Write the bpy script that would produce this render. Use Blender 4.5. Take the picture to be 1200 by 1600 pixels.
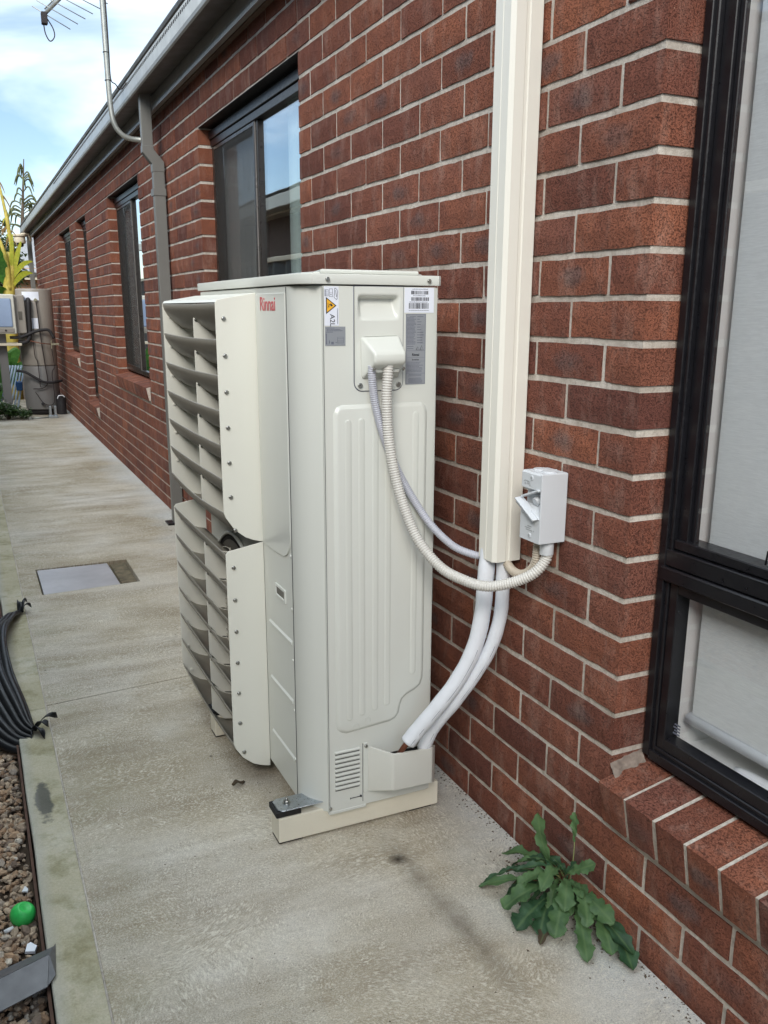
import bpy, bmesh, math, random
from mathutils import Vector, Matrix, noise as mnoise
R = math.radians
rnd = random.Random(7)
S = bpy.context.scene
COL = S.collection
for o in list(bpy.data.objects):
    bpy.data.objects.remove(o)

# ------------------------------------------------------------------ camera
# X runs into the brick wall (wall face at X=0), Y runs away along the wall, Z is up
cam_d = bpy.data.cameras.new('camera')
cam = bpy.data.objects.new('camera', cam_d)
COL.objects.link(cam)
c_r = Vector((0.90624567, -0.42272903, 0.00435255))
c_u = Vector((0.10283511, 0.23042085, 0.96764207))
c_f = Vector((0.41005331, 0.87647384, -0.25228928))
m = Matrix(((c_r.x, c_u.x, -c_f.x, 0), (c_r.y, c_u.y, -c_f.y, 0), (c_r.z, c_u.z, -c_f.z, 0), (0, 0, 0, 1)))
CAM = Vector((-1.16622, -1.35205, 1.33553))
cam.matrix_world = Matrix.Translation(CAM) @ m
FPX = 1378.226
cam_d.sensor_fit = 'HORIZONTAL'
cam_d.sensor_width = 36.0
cam_d.lens = FPX / 1200 * 36.0
cam_d.shift_x = -4.985 / 1200
cam_d.shift_y = 43.966 / 1200
cam_d.clip_start = 0.05
cam_d.clip_end = 2000
S.camera = cam

# ------------------------------------------------------------------ sky, sun, exposure
SUN_EL, SUN_AZ = R(33), R(214)          # azimuth from +Y towards +X: hazy sun behind and left of the camera, over the neighbour's roof
W = bpy.data.worlds.new('World')
S.world = W
W.use_nodes = True
nt = W.node_tree
nt.nodes.clear()
def wn(t, **k):
    n = nt.nodes.new(t)
    for a, b in k.items():
        setattr(n, a, b)
    return n
w_out = wn('ShaderNodeOutputWorld')
w_bg = wn('ShaderNodeBackground')
w_bg.inputs['Strength'].default_value = 0.12
w_sky = wn('ShaderNodeTexSky', sky_type='NISHITA', sun_disc=False, sun_elevation=SUN_EL, sun_rotation=SUN_AZ)
w_sky.air_density = 1.0
w_sky.ozone_density = 4.0
w_sky.dust_density = 0.2
w_tc = wn('ShaderNodeTexCoord')
w_map = wn('ShaderNodeMapping')
w_map.inputs['Scale'].default_value = (1.0, 1.0, 2.6)
w_map.inputs['Location'].default_value = (4.4, 1.7, 0.3)
w_n = wn('ShaderNodeTexNoise')
w_n.inputs['Scale'].default_value = 2.3
w_n.inputs['Detail'].default_value = 6
w_n.inputs['Roughness'].default_value = 0.5
w_n.inputs['Distortion'].default_value = 0.4
w_rp = wn('ShaderNodeValToRGB')
w_rp.color_ramp.elements[0].position = 0.45
w_rp.color_ramp.elements[1].position = 0.63
w_rp.color_ramp.elements[0].color = (0.03, 0.03, 0.03, 1)
w_mix = wn('ShaderNodeMixRGB')
w_n2 = wn('ShaderNodeTexNoise')
w_n2.inputs['Scale'].default_value = 3.7
w_n2.inputs['Detail'].default_value = 4
w_r2 = wn('ShaderNodeValToRGB')
w_r2.color_ramp.elements[0].position = 0.35
w_r2.color_ramp.elements[0].color = (0.42, 0.50, 0.54, 1)
w_r2.color_ramp.elements[1].position = 0.66
w_r2.color_ramp.elements[1].color = (0.92, 0.98, 1.0, 1)
w_sc = wn('ShaderNodeMixRGB', blend_type='MULTIPLY')
w_sc.inputs['Fac'].default_value = 1.0
w_sc.inputs['Color2'].default_value = (10.0, 10.0, 10.0, 1)
nt.links.new(w_map.outputs['Vector'], w_n2.inputs['Vector'])
nt.links.new(w_n2.outputs['Fac'], w_r2.inputs['Fac'])
nt.links.new(w_r2.outputs['Color'], w_sc.inputs['Color1'])
# overcast luminance rises towards the zenith
w_sp = wn('ShaderNodeSeparateXYZ')
nt.links.new(w_tc.outputs['Generated'], w_sp.inputs[0])
w_z = wn('ShaderNodeMath', operation='MULTIPLY_ADD', use_clamp=False)
w_z.inputs[1].default_value = 1.35
w_z.inputs[2].default_value = 0.72
nt.links.new(w_sp.outputs[2], w_z.inputs[0])
w_zc = wn('ShaderNodeMixRGB', blend_type='MULTIPLY')
w_zc.inputs['Fac'].default_value = 1.0
nt.links.new(w_sc.outputs['Color'], w_zc.inputs['Color1'])
nt.links.new(w_z.outputs[0], w_zc.inputs['Color2'])
nt.links.new(w_zc.outputs['Color'], w_mix.inputs['Color2'])
nt.links.new(w_tc.outputs['Generated'], w_map.inputs['Vector'])
nt.links.new(w_map.outputs['Vector'], w_n.inputs['Vector'])
nt.links.new(w_n.outputs['Fac'], w_rp.inputs['Fac'])
nt.links.new(w_rp.outputs['Color'], w_mix.inputs['Fac'])
w_sk = wn('ShaderNodeMixRGB', blend_type='MULTIPLY')
w_sk.inputs['Fac'].default_value = 1.0
w_sk.inputs['Color2'].default_value = (0.74, 0.70, 0.68, 1)
nt.links.new(w_sky.outputs['Color'], w_sk.inputs['Color1'])
nt.links.new(w_sk.outputs['Color'], w_mix.inputs['Color1'])
nt.links.new(w_mix.outputs['Color'], w_bg.inputs['Color'])
nt.links.new(w_bg.outputs['Background'], w_out.inputs['Surface'])

sun_d = bpy.data.lights.new('sun', 'SUN')
sun_d.energy = 1.5
sun_d.angle = R(26)
sun_d.color = (1.0, 0.945, 0.87)
sun = bpy.data.objects.new('sun', sun_d)
COL.objects.link(sun)
sdir = Vector((math.sin(SUN_AZ) * math.cos(SUN_EL), math.cos(SUN_AZ) * math.cos(SUN_EL), math.sin(SUN_EL)))
sun.rotation_euler = (-sdir).to_track_quat('-Z', 'Y').to_euler()
sun.location = (0, -3, 6)

S.view_settings.view_transform = 'Standard'
S.view_settings.look = 'None'
S.view_settings.exposure = 0.98
S.view_settings.gamma = 1.0
S.view_settings.use_curve_mapping = False
S.render.resolution_x, S.render.resolution_y = 768, 1024

# ------------------------------------------------------------------ material helpers
def srgb(r, g, b):
    f = lambda c: (c / 255 / 12.92) if c / 255 <= 0.04045 else ((c / 255 + 0.055) / 1.055) ** 2.4
    return (f(r), f(g), f(b), 1)

class NT:
    def __init__(self, name):
        self.m = bpy.data.materials.new(name)
        self.m.use_nodes = True
        self.t = self.m.node_tree
        self.t.nodes.clear()
        self.out = self.n('ShaderNodeOutputMaterial')
    def n(self, typ, ins=None, **k):
        x = self.t.nodes.new(typ)
        for a, b in k.items():
            setattr(x, a, b)
        for a, b in (ins or {}).items():
            self.set(x.inputs[a], b)
        return x
    def set(self, sock, v):
        if isinstance(v, bpy.types.NodeSocket):
            self.t.links.new(v, sock)
        else:
            sock.default_value = v
    def math(self, op, a, b=0.0, c=0.0, clamp=False):
        x = self.n('ShaderNodeMath', operation=op, use_clamp=clamp)
        for i, v in enumerate((a, b, c)):
            if i < len(x.inputs):
                self.set(x.inputs[i], v)
        return x.outputs[0]
    def ramp(self, fac, stops):
        x = self.n('ShaderNodeValToRGB')
        e = x.color_ramp.elements
        while len(e) < len(stops):
            e.new(0.5)
        for i, (p, c) in enumerate(stops):
            e[i].position = p
            e[i].color = c if hasattr(c, '__len__') else (c, c, c, 1)
        self.set(x.inputs[0], fac)
        return x.outputs[0]
    def mix(self, fac, a, b, typ='MIX'):
        x = self.n('ShaderNodeMixRGB', blend_type=typ)
        self.set(x.inputs[0], fac)
        self.set(x.inputs[1], a)
        self.set(x.inputs[2], b)
        return x.outputs[0]
    def noise(self, vec, scale, detail=4, rough=0.5, dist=0.0):
        x = self.n('ShaderNodeTexNoise')
        if vec is not None:
            self.set(x.inputs['Vector'], vec)
        x.inputs['Scale'].default_value = scale
        x.inputs['Detail'].default_value = detail
        x.inputs['Roughness'].default_value = rough
        x.inputs['Distortion'].default_value = dist
        return x.outputs['Fac']
    def voro(self, vec, scale, feature='F1', out='Distance', rnd_=1.0):
        x = self.n('ShaderNodeTexVoronoi', feature=feature)
        if vec is not None:
            self.set(x.inputs['Vector'], vec)
        x.inputs['Scale'].default_value = scale
        x.inputs['Randomness'].default_value = rnd_
        return x.outputs[out]
    def pos(self):
        return self.n('ShaderNodeNewGeometry').outputs['Position']
    def obj(self):
        return self.n('ShaderNodeTexCoord').outputs['Object']
    def sep(self, v):
        x = self.n('ShaderNodeSeparateXYZ')
        self.set(x.inputs[0], v)
        return x.outputs
    def comb(self, a, b, c):
        x = self.n('ShaderNodeCombineXYZ')
        for i, v in enumerate((a, b, c)):
            self.set(x.inputs[i], v)
        return x.outputs[0]
    def mapv(self, v, scale=(1, 1, 1), loc=(0, 0, 0), rot=(0, 0, 0)):
        x = self.n('ShaderNodeMapping')
        self.set(x.inputs[0], v)
        x.inputs['Scale'].default_value = scale
        x.inputs['Location'].default_value = loc
        x.inputs['Rotation'].default_value = rot
        return x.outputs[0]
    def bump(self, h, dist=0.002, strength=1.0, normal=None):
        x = self.n('ShaderNodeBump')
        self.set(x.inputs['Height'], h)
        x.inputs['Distance'].default_value = dist
        x.inputs['Strength'].default_value = strength
        if normal is not None:
            self.set(x.inputs['Normal'], normal)
        return x.outputs[0]
    def bsdf(self, col, rough=0.5, metal=0.0, normal=None, spec=0.5, **k):
        x = self.n('ShaderNodeBsdfPrincipled')
        self.set(x.inputs['Base Color'], col)
        self.set(x.inputs['Roughness'], rough)
        x.inputs['Metallic'].default_value = metal
        x.inputs['Specular IOR Level'].default_value = spec
        if normal is not None:
            self.set(x.inputs['Normal'], normal)
        for a, b in k.items():
            self.set(x.inputs[a.replace('_', ' ')], b)
        self.t.links.new(x.outputs[0], self.out.inputs[0])
        return x

def simple(name, col, rough=0.5, metal=0.0, var=0.06, vscale=9.0, bump=0.0, bscale=300, spec=0.5, speck=0.0):
    """paint / plastic / metal with slight mottling, dust and fine relief"""
    t = NT(name)
    p = t.pos()
    n = t.noise(p, vscale, 5, 0.6)
    f = t.ramp(n, [(0.3, 1 - var), (0.7, 1 + var)])
    c = t.mix(1.0, col, f, 'MULTIPLY')
    if speck:
        d = t.ramp(t.noise(p, 420, 2), [(0.66, 0), (0.72, speck)])
        c = t.mix(d, c, srgb(70, 62, 50))
    r = t.ramp(t.noise(p, vscale * 3.1, 4), [(0.3, max(0, rough - min(0.06, var))), (0.7, min(1, rough + min(0.08, var * 1.5)))])
    nm = t.bump(t.noise(p, bscale, 3), 0.0006, bump) if bump else None
    t.bsdf(c, r, metal, nm, spec)
    return t.m

def brick_material(name='brick_clay'):
    t = NT(name)
    at = t.n('ShaderNodeAttribute', attribute_name='lc').outputs['Vector']
    ar = t.n('ShaderNodeAttribute', attribute_name='tone').outputs['Fac']
    oi = t.n('ShaderNodeObjectInfo').outputs['Random']
    r = t.math('FRACT', t.math('ADD', ar, oi))
    r2 = t.math('FRACT', t.math('MULTIPLY', r, 7.31))
    r3 = t.math('FRACT', t.math('MULTIPLY', r, 23.7))
    off = t.comb(t.math('MULTIPLY', r, 37.0), t.math('MULTIPLY', r2, 19.0), r3)
    v = t.n('ShaderNodeVectorMath', operation='ADD')
    t.set(v.inputs[0], at); t.set(v.inputs[1], off)
    v = v.outputs[0]
    base = t.ramp(r, [(0.0, srgb(108, 65, 54)), (0.2, srgb(142, 88, 67)), (0.45, srgb(120, 73, 60)), (0.7, srgb(152, 94, 70)), (0.88, srgb(130, 83, 69)), (1.0, srgb(104, 63, 54))])
    base = t.mix(t.ramp(t.noise(v, 14, 4), [(0.35, 0), (0.75, 0.55)]), base, srgb(98, 62, 55))
    # smoky flash marks in the middle of some bricks
    sx = t.sep(at)
    e = t.math('ADD', t.math('POWER', t.math('DIVIDE', sx[1], 0.055), 2.0), t.math('POWER', t.math('DIVIDE', sx[2], 0.026), 2.0))
    e = t.math('ADD', e, t.math('MULTIPLY', t.math('SUBTRACT', t.noise(v, 28, 4, 0.65), 0.5), 2.6))
    fl = t.ramp(e, [(-0.2, 1), (1.6, 0)])
    fl = t.math('MULTIPLY', fl, t.ramp(r3, [(0.66, 0), (0.78, 0.7)]))
    base = t.mix(fl, base, srgb(96, 80, 78))
    # wire-cut drag texture: pits and torn grains
    vs = t.mapv(v, (1, 0.55, 1.0))
    pn = t.noise(vs, 330, 3, 0.6)
    pits = t.ramp(pn, [(0.36, 1), (0.46, 0)])
    pn2 = t.noise(t.mapv(v, (1, 1, 0.7)), 150, 3, 0.6)
    tear = t.ramp(pn2, [(0.30, 1), (0.40, 0)])
    col = t.mix(t.math('MULTIPLY', pits, 0.42), base, srgb(52, 30, 26))
    col = t.mix(t.math('MULTIPLY', tear, 0.4), col, srgb(76, 40, 34))
    fine = t.ramp(t.noise(v, 520, 2), [(0.35, 0.72), (0.68, 1.30)])
    col = t.mix(1.0, col, fine, 'MULTIPLY')
    wsp = t.ramp(t.voro(v, 95), [(0.045, 1), (0.085, 0)])
    wsp = t.math('MULTIPLY', wsp, t.ramp(t.noise(v, 60, 1), [(0.52, 0), (0.58, 0.8)]))
    col = t.mix(wsp, col, srgb(205, 175, 150))
    # lime bloom / dirt streaks
    z = t.sep(t.pos())[2]
    bloom = t.math('MULTIPLY', t.ramp(t.noise(t.mapv(t.pos(), (3, 3, 1.2)), 5, 6, 0.7), [(0.50, 0), (0.75, 1)]), 0.26)
    col = t.mix(bloom, col, srgb(196, 170, 156))
    h = t.math('SUBTRACT', t.math('MULTIPLY', t.noise(v, 170, 4, 0.7), 0.7), t.math('ADD', t.math('MULTIPLY', pits, 0.9), t.math('MULTIPLY', tear, 0.7)))
    t.bsdf(col, 0.9, 0, t.bump(h, 0.0024, 1.0), 0.25)
    return t.m

def mortar_material():
    t = NT('mortar')
    p = t.pos()
    n = t.noise(p, 90, 6, 0.7)
    c = t.ramp(n, [(0.25, srgb(160, 151, 140)), (0.5, srgb(206, 198, 187)), (0.8, srgb(226, 220, 211))])
    c = t.mix(t.ramp(t.noise(p, 7, 6, 0.7), [(0.42, 0), (0.66, 0.6)]), c, srgb(146, 134, 121))
    t.bsdf(c, 0.95, 0, t.bump(t.noise(p, 240, 5, 0.7), 0.004, 0.8), 0.2)
    return t.m

def concrete_material():
    t = NT('broomed_concrete')
    p = t.pos()
    s = t.sep(p)
    flat = t.comb(s[0], s[1], 0.0)
    warp = t.n('ShaderNodeVectorMath', operation='ADD')
    wv = t.n('ShaderNodeTexNoise'); t.set(wv.inputs['Vector'], flat)
    wv.inputs['Scale'].default_value = 3.2; wv.inputs['Detail'].default_value = 3
    sc = t.n('ShaderNodeVectorMath', operation='SCALE'); t.set(sc.inputs[0], wv.outputs['Color']); sc.inputs['Scale'].default_value = 0.09
    t.set(warp.inputs[0], flat); t.set(warp.inputs[1], sc.outputs[0])
    wvv = warp.outputs[0]
    def fans(scale, seedv, reach, fr):
        vo = t.n('ShaderNodeTexVoronoi', feature='F1')
        q = t.mapv(wvv, loc=seedv)
        t.set(vo.inputs['Vector'], q); vo.inputs['Scale'].default_value = scale
        cp = vo.outputs['Position']
        rc = t.n('ShaderNodeVectorMath', {0: vo.outputs['Color'], 1: (0.5, 0.5, 0.5)}, operation='SUBTRACT').outputs[0]
        rc = t.n('ShaderNodeVectorMath', {0: t.n('ShaderNodeVectorMath', {0: rc, 1: (1, 1, 0)}, operation='MULTIPLY').outputs[0]}, operation='NORMALIZE').outputs[0]
        ofs = t.n('ShaderNodeVectorMath', operation='SCALE'); t.set(ofs.inputs[0], rc); ofs.inputs['Scale'].default_value = reach
        df = t.n('ShaderNodeVectorMath', {0: q, 1: t.n('ShaderNodeVectorMath', {0: cp, 1: ofs.outputs[0]}, operation='ADD').outputs[0]}, operation='SUBTRACT').outputs[0]
        ln_ = t.n('ShaderNodeVectorMath', {0: df}, operation='LENGTH').outputs['Value']
        sx_ = t.sep(df)
        an = t.math('ARCTAN2', sx_[1], sx_[0])
        return t.noise(t.comb(t.math('MULTIPLY', ln_, fr), t.math('MULTIPLY', an, fr * 0.11), t.math('MULTIPLY', t.sep(vo.outputs['Color'])[0], 9.0)), 1.0, 4, 0.72)
    n1 = fans(3.3, (0, 0, 0), 0.22, 215.0)
    n2 = fans(5.2, (3.7, 1.9, 0), 0.16, 270.0)
    sel = t.ramp(t.noise(flat, 3.2, 3), [(0.45, 0), (0.55, 1)])
    arc0 = t.ramp(t.mix(sel, n1, n2), [(0.51, 0), (0.60, 1)])
    arcd = t.ramp(t.mix(sel, n1, n2), [(0.36, 1), (0.44, 0)])
    brk = t.ramp(t.noise(flat, 26, 4, 0.7), [(0.30, 0.25), (0.62, 1.0)])
    arc = t.math('MULTIPLY', arc0, brk)
    # colours: sandy away from the wall, cooler grey beside it
    big = t.noise(flat, 1.3, 5, 0.6)
    c = t.ramp(big, [(0.30, srgb(160, 147, 122)), (0.5, srgb(190, 180, 161)), (0.68, srgb(207, 201, 190))])
    st = t.noise(t.mapv(flat, (0.8, 3.2, 1)), 2.0, 5, 0.65)
    c = t.mix(t.ramp(st, [(0.42, 0), (0.66, 0.6)]), c, srgb(136, 121, 97))
    pw = t.ramp(t.noise(t.mapv(flat, loc=(2, 8, 0)), 2.6, 6, 0.68), [(0.55, 0), (0.70, 0.45)])
    c = t.mix(pw, c, srgb(214, 210, 198))
    wall_side = t.math('MULTIPLY', t.ramp(t.math('ADD', s[0], t.math('MULTIPLY', t.noise(flat, 3.5, 5), 0.5)), [(0.0, 0), (0.25, 1)]), 0.65)
    c = t.mix(wall_side, c, srgb(200, 204, 204))
    # fine paste / sand
    c = t.mix(1.0, c, t.ramp(t.noise(flat, 330, 4, 0.7), [(0.3, 0.64), (0.7, 1.32)]), 'MULTIPLY')
    c = t.mix(1.0, c, t.ramp(t.noise(flat, 60, 4, 0.7), [(0.3, 0.90), (0.7, 1.08)]), 'MULTIPLY')
    c = t.mix(t.math('MULTIPLY', arc, 0.80), c, srgb(230, 225, 210))
    dk = t.math('MULTIPLY', arcd, t.math('MULTIPLY', brk, 0.45))
    gr = t.ramp(t.voro(flat, 260), [(0.10, 1), (0.2, 0)]); gr = t.math('MULTIPLY', gr, t.ramp(t.noise(flat, 90, 2), [(0.5, 0), (0.6, 0.6)]))
    c = t.mix(gr, c, srgb(92, 84, 70))
    wr = t.ramp(t.voro(t.mapv(flat, loc=(7, 3, 0)), 190), [(0.10, 1), (0.22, 0)]); wr = t.math('MULTIPLY', wr, t.ramp(t.noise(flat, 30, 3), [(0.5, 0), (0.62, 0.7)]))
    c = t.mix(wr, c, srgb(232, 228, 218))
    c = t.mix(dk, c, srgb(98, 90, 74))
    # moss tint towards the edging
    moss = t.math('MULTIPLY', t.ramp(s[0], [(0.0, 0), (1.0, 0)]), 1.0)
    ms = t.math('SUBTRACT', 1.0, t.math('MULTIPLY', t.math('ADD', s[0], 1.16), 3.2), clamp=True)
    ms = t.math('MULTIPLY', ms, t.ramp(t.noise(flat, 7, 5, 0.65), [(0.45, 0), (0.65, 0.5)]))
    c = t.mix(ms, c, srgb(118, 116, 74))
    # dark tar spots
    sp = t.ramp(t.voro(flat, 7.0), [(0.030, 1), (0.045, 0)])
    sp = t.math('MULTIPLY', sp, t.ramp(t.noise(flat, 3.1, 1), [(0.5, 0), (0.56, 0.75)]))
    c = t.mix(sp, c, srgb(48, 42, 34))
    # trail of condensate from under the air conditioner
    cx = t.math('ADD', t.math('MULTIPLY', t.math('SUBTRACT', s[1], 0.43), -0.04), -0.305)
    dx = t.math('ABSOLUTE', t.math('SUBTRACT', s[0], cx))
    tr = t.math('SUBTRACT', 1.0, t.math('DIVIDE', t.math('ADD', dx, t.math('MULTIPLY', t.noise(flat, 14, 5), 0.060)), 0.075), clamp=True)
    yy = t.ramp(t.math('MULTIPLY', t.math('ADD', s[1], 0.15), 1.25), [(0.0, 0), (0.18, 1), (0.62, 1), (0.86, 0)])
    tr = t.math('MULTIPLY', t.math('MULTIPLY', tr, yy), t.ramp(t.noise(flat, 11, 6, 0.7), [(0.34, 0.40), (0.60, 0.95)]))
    c = t.mix(tr, c, srgb(78, 70, 56))
    blot = t.math('SUBTRACT', 1.0, t.math('DIVIDE', t.n('ShaderNodeVectorMath', {0: flat, 1: (-0.315, 0.395, 0)}, operation='DISTANCE').outputs['Value'], 0.03), clamp=True)
    c = t.mix(t.math('MULTIPLY', blot, 1.0, clamp=True), c, srgb(50, 42, 32))
    h = t.math('ADD', t.math('MULTIPLY', arc, 0.45), t.math('MULTIPLY', t.noise(flat, 260, 5, 0.75), 0.9))
    t.bsdf(c, 0.86, 0, t.bump(h, 0.0022, 0.75), 0.3)
    return t.m

def edging_material():
    t = NT('edging_concrete')
    p = t.pos(); s = t.sep(p)
    c = t.ramp(t.noise(p, 4, 5, 0.65), [(0.3, srgb(164, 156, 126)), (0.6, srgb(188, 181, 158)), (0.8, srgb(202, 198, 184))])
    c = t.mix(t.ramp(t.noise(t.mapv(p, loc=(3, 1, 0)), 9, 5, 0.7), [(0.5, 0), (0.66, 0.5)]), c, srgb(112, 110, 66))
    c = t.mix(1.0, c, t.ramp(t.noise(p, 240, 4, 0.7), [(0.3, 0.84), (0.7, 1.14)]), 'MULTIPLY')
    # wet grey stain
    q = t.comb(t.math('MULTIPLY', t.math('ADD', s[0], 1.100), 24), t.math('MULTIPLY', t.math('SUBTRACT', s[1], 1.05), 5.0), 0.0)
    ln = t.n('ShaderNodeVectorMath', {0: q}, operation='LENGTH').outputs['Value']
    stn = t.ramp(t.math('ADD', ln, t.math('MULTIPLY', t.noise(p, 22, 4, 0.6), 0.8)), [(0.85, 1), (1.75, 0)])
    c = t.mix(t.math('MULTIPLY', stn, 0.8), c, srgb(72, 74, 74))
    edge = t.math('MULTIPLY', t.math('SUBTRACT', -1.108, s[0]), 30, clamp=True)
    c = t.mix(t.math('MULTIPLY', edge, 0.5), c, srgb(176, 176, 172))
    t.bsdf(c, 0.88, 0, t.bump(t.noise(p, 150, 5, 0.7), 0.0025, 0.8), 0.25)
    return t.m

def glass_material(name='window_glass', tint=(1, 1, 1, 1), boost=1.0):
    t = NT(name)
    fr = t.n('ShaderNodeFresnel'); bf = t.n('ShaderNodeNewGeometry').outputs['Backfacing']
    t.set(fr.inputs['IOR'], t.math('ADD', t.math('MULTIPLY', bf, 1 / 1.52 - 1.52), 1.52))
    f = t.math('MULTIPLY', fr.outputs[0], 1.35 * boost, clamp=True)
    g = t.n('ShaderNodeBsdfGlossy'); g.inputs['Roughness'].default_value = 0.003
    g.inputs['Color'].default_value = (0.95, 0.98, 1.0, 1)
    tr = t.n('ShaderNodeBsdfTransparent'); tr.inputs['Color'].default_value = tint
    mx = t.n('ShaderNodeMixShader', {0: f, 1: tr.outputs[0], 2: g.outputs[0]})
    p = t.pos()
    t.set(g.inputs['Normal'], t.bump(t.noise(p, 1.5, 2), 0.02, 0.05))
    t.t.links.new(mx.outputs[0], t.out.inputs[0])
    return t.m

def fabric_material(name, c1, c2, rough=0.8, scale=700):
    t = NT(name)
    p = t.pos()
    wv = t.noise(t.mapv(p, (1, 0.06, 1)), scale, 3, 0.6)
    c = t.mix(t.ramp(wv, [(0.35, 0), (0.65, 1)]), c1, c2)
    c = t.mix(t.ramp(t.noise(p, 3, 3), [(0.3, 0), (0.7, 0.15)]), c, c1)
    t.bsdf(c, rough, 0, t.bump(wv, 0.0004, 0.5), 0.2)
    return t.m

def leaf_material(name, c1, c2, rough=0.45, veins=True):
    t = NT(name)
    oi = t.n('ShaderNodeObjectInfo').outputs['Random']
    p = t.pos()
    c = t.mix(t.ramp(t.noise(p, 28, 4), [(0.35, 0), (0.7, 1)]), c1, c2)
    c = t.mix(t.math('MULTIPLY', oi, 0.35), c, c2)
    at = t.n('ShaderNodeAttribute', attribute_name='lc').outputs['Vector']
    a = t.sep(at)
    if veins:
        mid = t.math('SUBTRACT', 1.0, t.math('MULTIPLY', t.math('ABSOLUTE', a[0]), 9.0), clamp=True)
        c = t.mix(t.math('MULTIPLY', mid, 0.5), c, srgb(104, 128, 84))
        vv = t.math('SINE', t.math('ADD', t.math('MULTIPLY', a[1], 70), t.math('MULTIPLY', t.math('ABSOLUTE', a[0]), -16)))
        vn = t.ramp(vv, [(0.75, 0), (1.0, 0.12)])
        c = t.mix(vn, c, srgb(84, 108, 70))
    x = t.bsdf(c, rough, 0, t.bump(t.noise(p, 120, 3), 0.002, 0.5), 0.4)
    tl = t.n('ShaderNodeBsdfTranslucent', {'Color': t.mix(1.0, c, (1.2, 1.35, 0.5, 1), 'MULTIPLY')})
    mx = t.n('ShaderNodeMixShader', {0: 0.18, 1: x.outputs[0], 2: tl.outputs[0]})
    t.t.links.new(mx.outputs[0], t.out.inputs[0])
    return t.m

def gravel_material():
    t = NT('gravel_stone')
    r = t.n('ShaderNodeAttribute', attribute_name='tone').outputs['Fac']
    c = t.ramp(r, [(0.0, srgb(140, 112, 88)), (0.25, srgb(182, 150, 120)), (0.5, srgb(156, 140, 122)), (0.72, srgb(206, 182, 154)), (0.9, srgb(124, 106, 92)), (1.0, srgb(220, 208, 190))])
    p = t.pos()
    c = t.mix(1.0, c, t.ramp(t.noise(p, 140, 4, 0.7), [(0.3, 0.7), (0.7, 1.15)]), 'MULTIPLY')
    t.bsdf(c, 0.85, 0, t.bump(t.noise(p, 260, 3), 0.001, 0.7), 0.3)
    return t.m

M = {}
M['brick'] = brick_material()
M['mortar'] = mortar_material()
M['concrete'] = concrete_material()
M['edging'] = edging_material()
M['glass'] = glass_material()
M['gravel'] = gravel_material()
M['soil'] = simple('soil', srgb(74, 60, 46), 0.95, var=0.35, vscale=20, bump=1.0, bscale=90)
M['cream'] = simple('cream_powder_coat', srgb(212, 214, 207), 0.26, var=0.008, vscale=2, bump=0.05, bscale=900, speck=0.0)
M['cream_guard'] = simple('cream_guard_plastic', srgb(224, 223, 212), 0.38, var=0.008, vscale=3, bump=0.12, bscale=700)
M['blade'] = simple('guard_blade_shaded', srgb(138, 132, 120), 0.42, var=0.02, vscale=6)  # guard cream darkened: shade on the blade undersides is put into the colour
M['rail'] = simple('rail_cream', srgb(226, 220, 202), 0.4, var=0.04, vscale=9, bump=0.15, bscale=500, speck=0.12)
M['tray'] = simple('tray_plastic', srgb(210, 210, 202), 0.35, var=0.02)
M['zinc'] = simple('zinc_plate', srgb(190, 196, 202), 0.3, 1.0, var=0.12, vscale=60)
M['screw'] = simple('steel_screw', srgb(170, 170, 166), 0.28, 1.0, var=0.1)
M['rubber'] = simple('black_rubber', srgb(26, 25, 25), 0.75, var=0.2)
M['fan'] = simple('fan_plastic', srgb(92, 88, 80), 0.45, var=0.05)
M['grille'] = simple('fan_grille', srgb(188, 185, 172), 0.4, var=0.05)
M['dark'] = simple('dark_inside', srgb(30, 28, 27), 0.8)
M['conduit'] = simple('grey_conduit', srgb(206, 204, 198), 0.42, var=0.03)
M['conduit_b'] = simple('bluish_conduit', srgb(188, 190, 200), 0.42, var=0.03)
M['coil'] = simple('blue_coil', srgb(110, 128, 160), 0.45, 0.3)
M['insul'] = simple('white_insulation', srgb(222, 226, 232), 0.65, var=0.03, vscale=30, bump=1.0, bscale=240)
M['copper'] = simple('copper_pipe', srgb(120, 74, 56), 0.5, 0.6)
M['duct'] = simple('duct_plastic', srgb(228, 226, 216), 0.36, var=0.012, vscale=2.2)
M['iso'] = simple('isolator_plastic', srgb(206, 210, 214), 0.4, var=0.02)
M['iso_d'] = simple('isolator_shade', srgb(160, 164, 166), 0.5)
M['black_al'] = simple('black_aluminium', srgb(22, 22, 26), 0.33, 0.0, var=0.15, vscale=30, bump=0.1, bscale=500)
M['bronze'] = simple('bronze_aluminium', srgb(52, 47, 44), 0.3, 0.3, var=0.08)
M['silver_al'] = simple('grey_aluminium', srgb(150, 146, 142), 0.3, 0.5, var=0.05)
M['gutter'] = simple('grey_gutter', srgb(88, 82, 76), 0.4, 0.1, var=0.08, vscale=4, speck=0.1)  # darkened so the shade under the gutter is in its colour
M['gutter_lit'] = simple('gutter_skylit_front', srgb(178, 181, 180), 0.35, 0.1, var=0.08, vscale=6)  # paler copy of the gutter, sky reflection put into the colour
M['fascia'] = simple('fascia_steel', srgb(160, 160, 155), 0.34, 0.25, var=0.08, vscale=5)
M['soffit'] = simple('brown_soffit', srgb(96, 78, 64), 0.6, var=0.12, vscale=4)
M['downpipe'] = simple('grey_downpipe', srgb(113, 113, 109), 0.42, var=0.05, vscale=5)
M['roof'] = simple('roof_tile', srgb(88, 84, 82), 0.7, var=0.15)
M['mast'] = simple('galvanised_mast', srgb(170, 172, 166), 0.42, 0.55, var=0.16, vscale=22)
M['blind'] = fabric_material('roller_blind', srgb(176, 182, 184), srgb(150, 156, 160))
M['blind_w'] = fabric_material('warm_blind', srgb(214, 218, 219), srgb(200, 204, 206))
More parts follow.
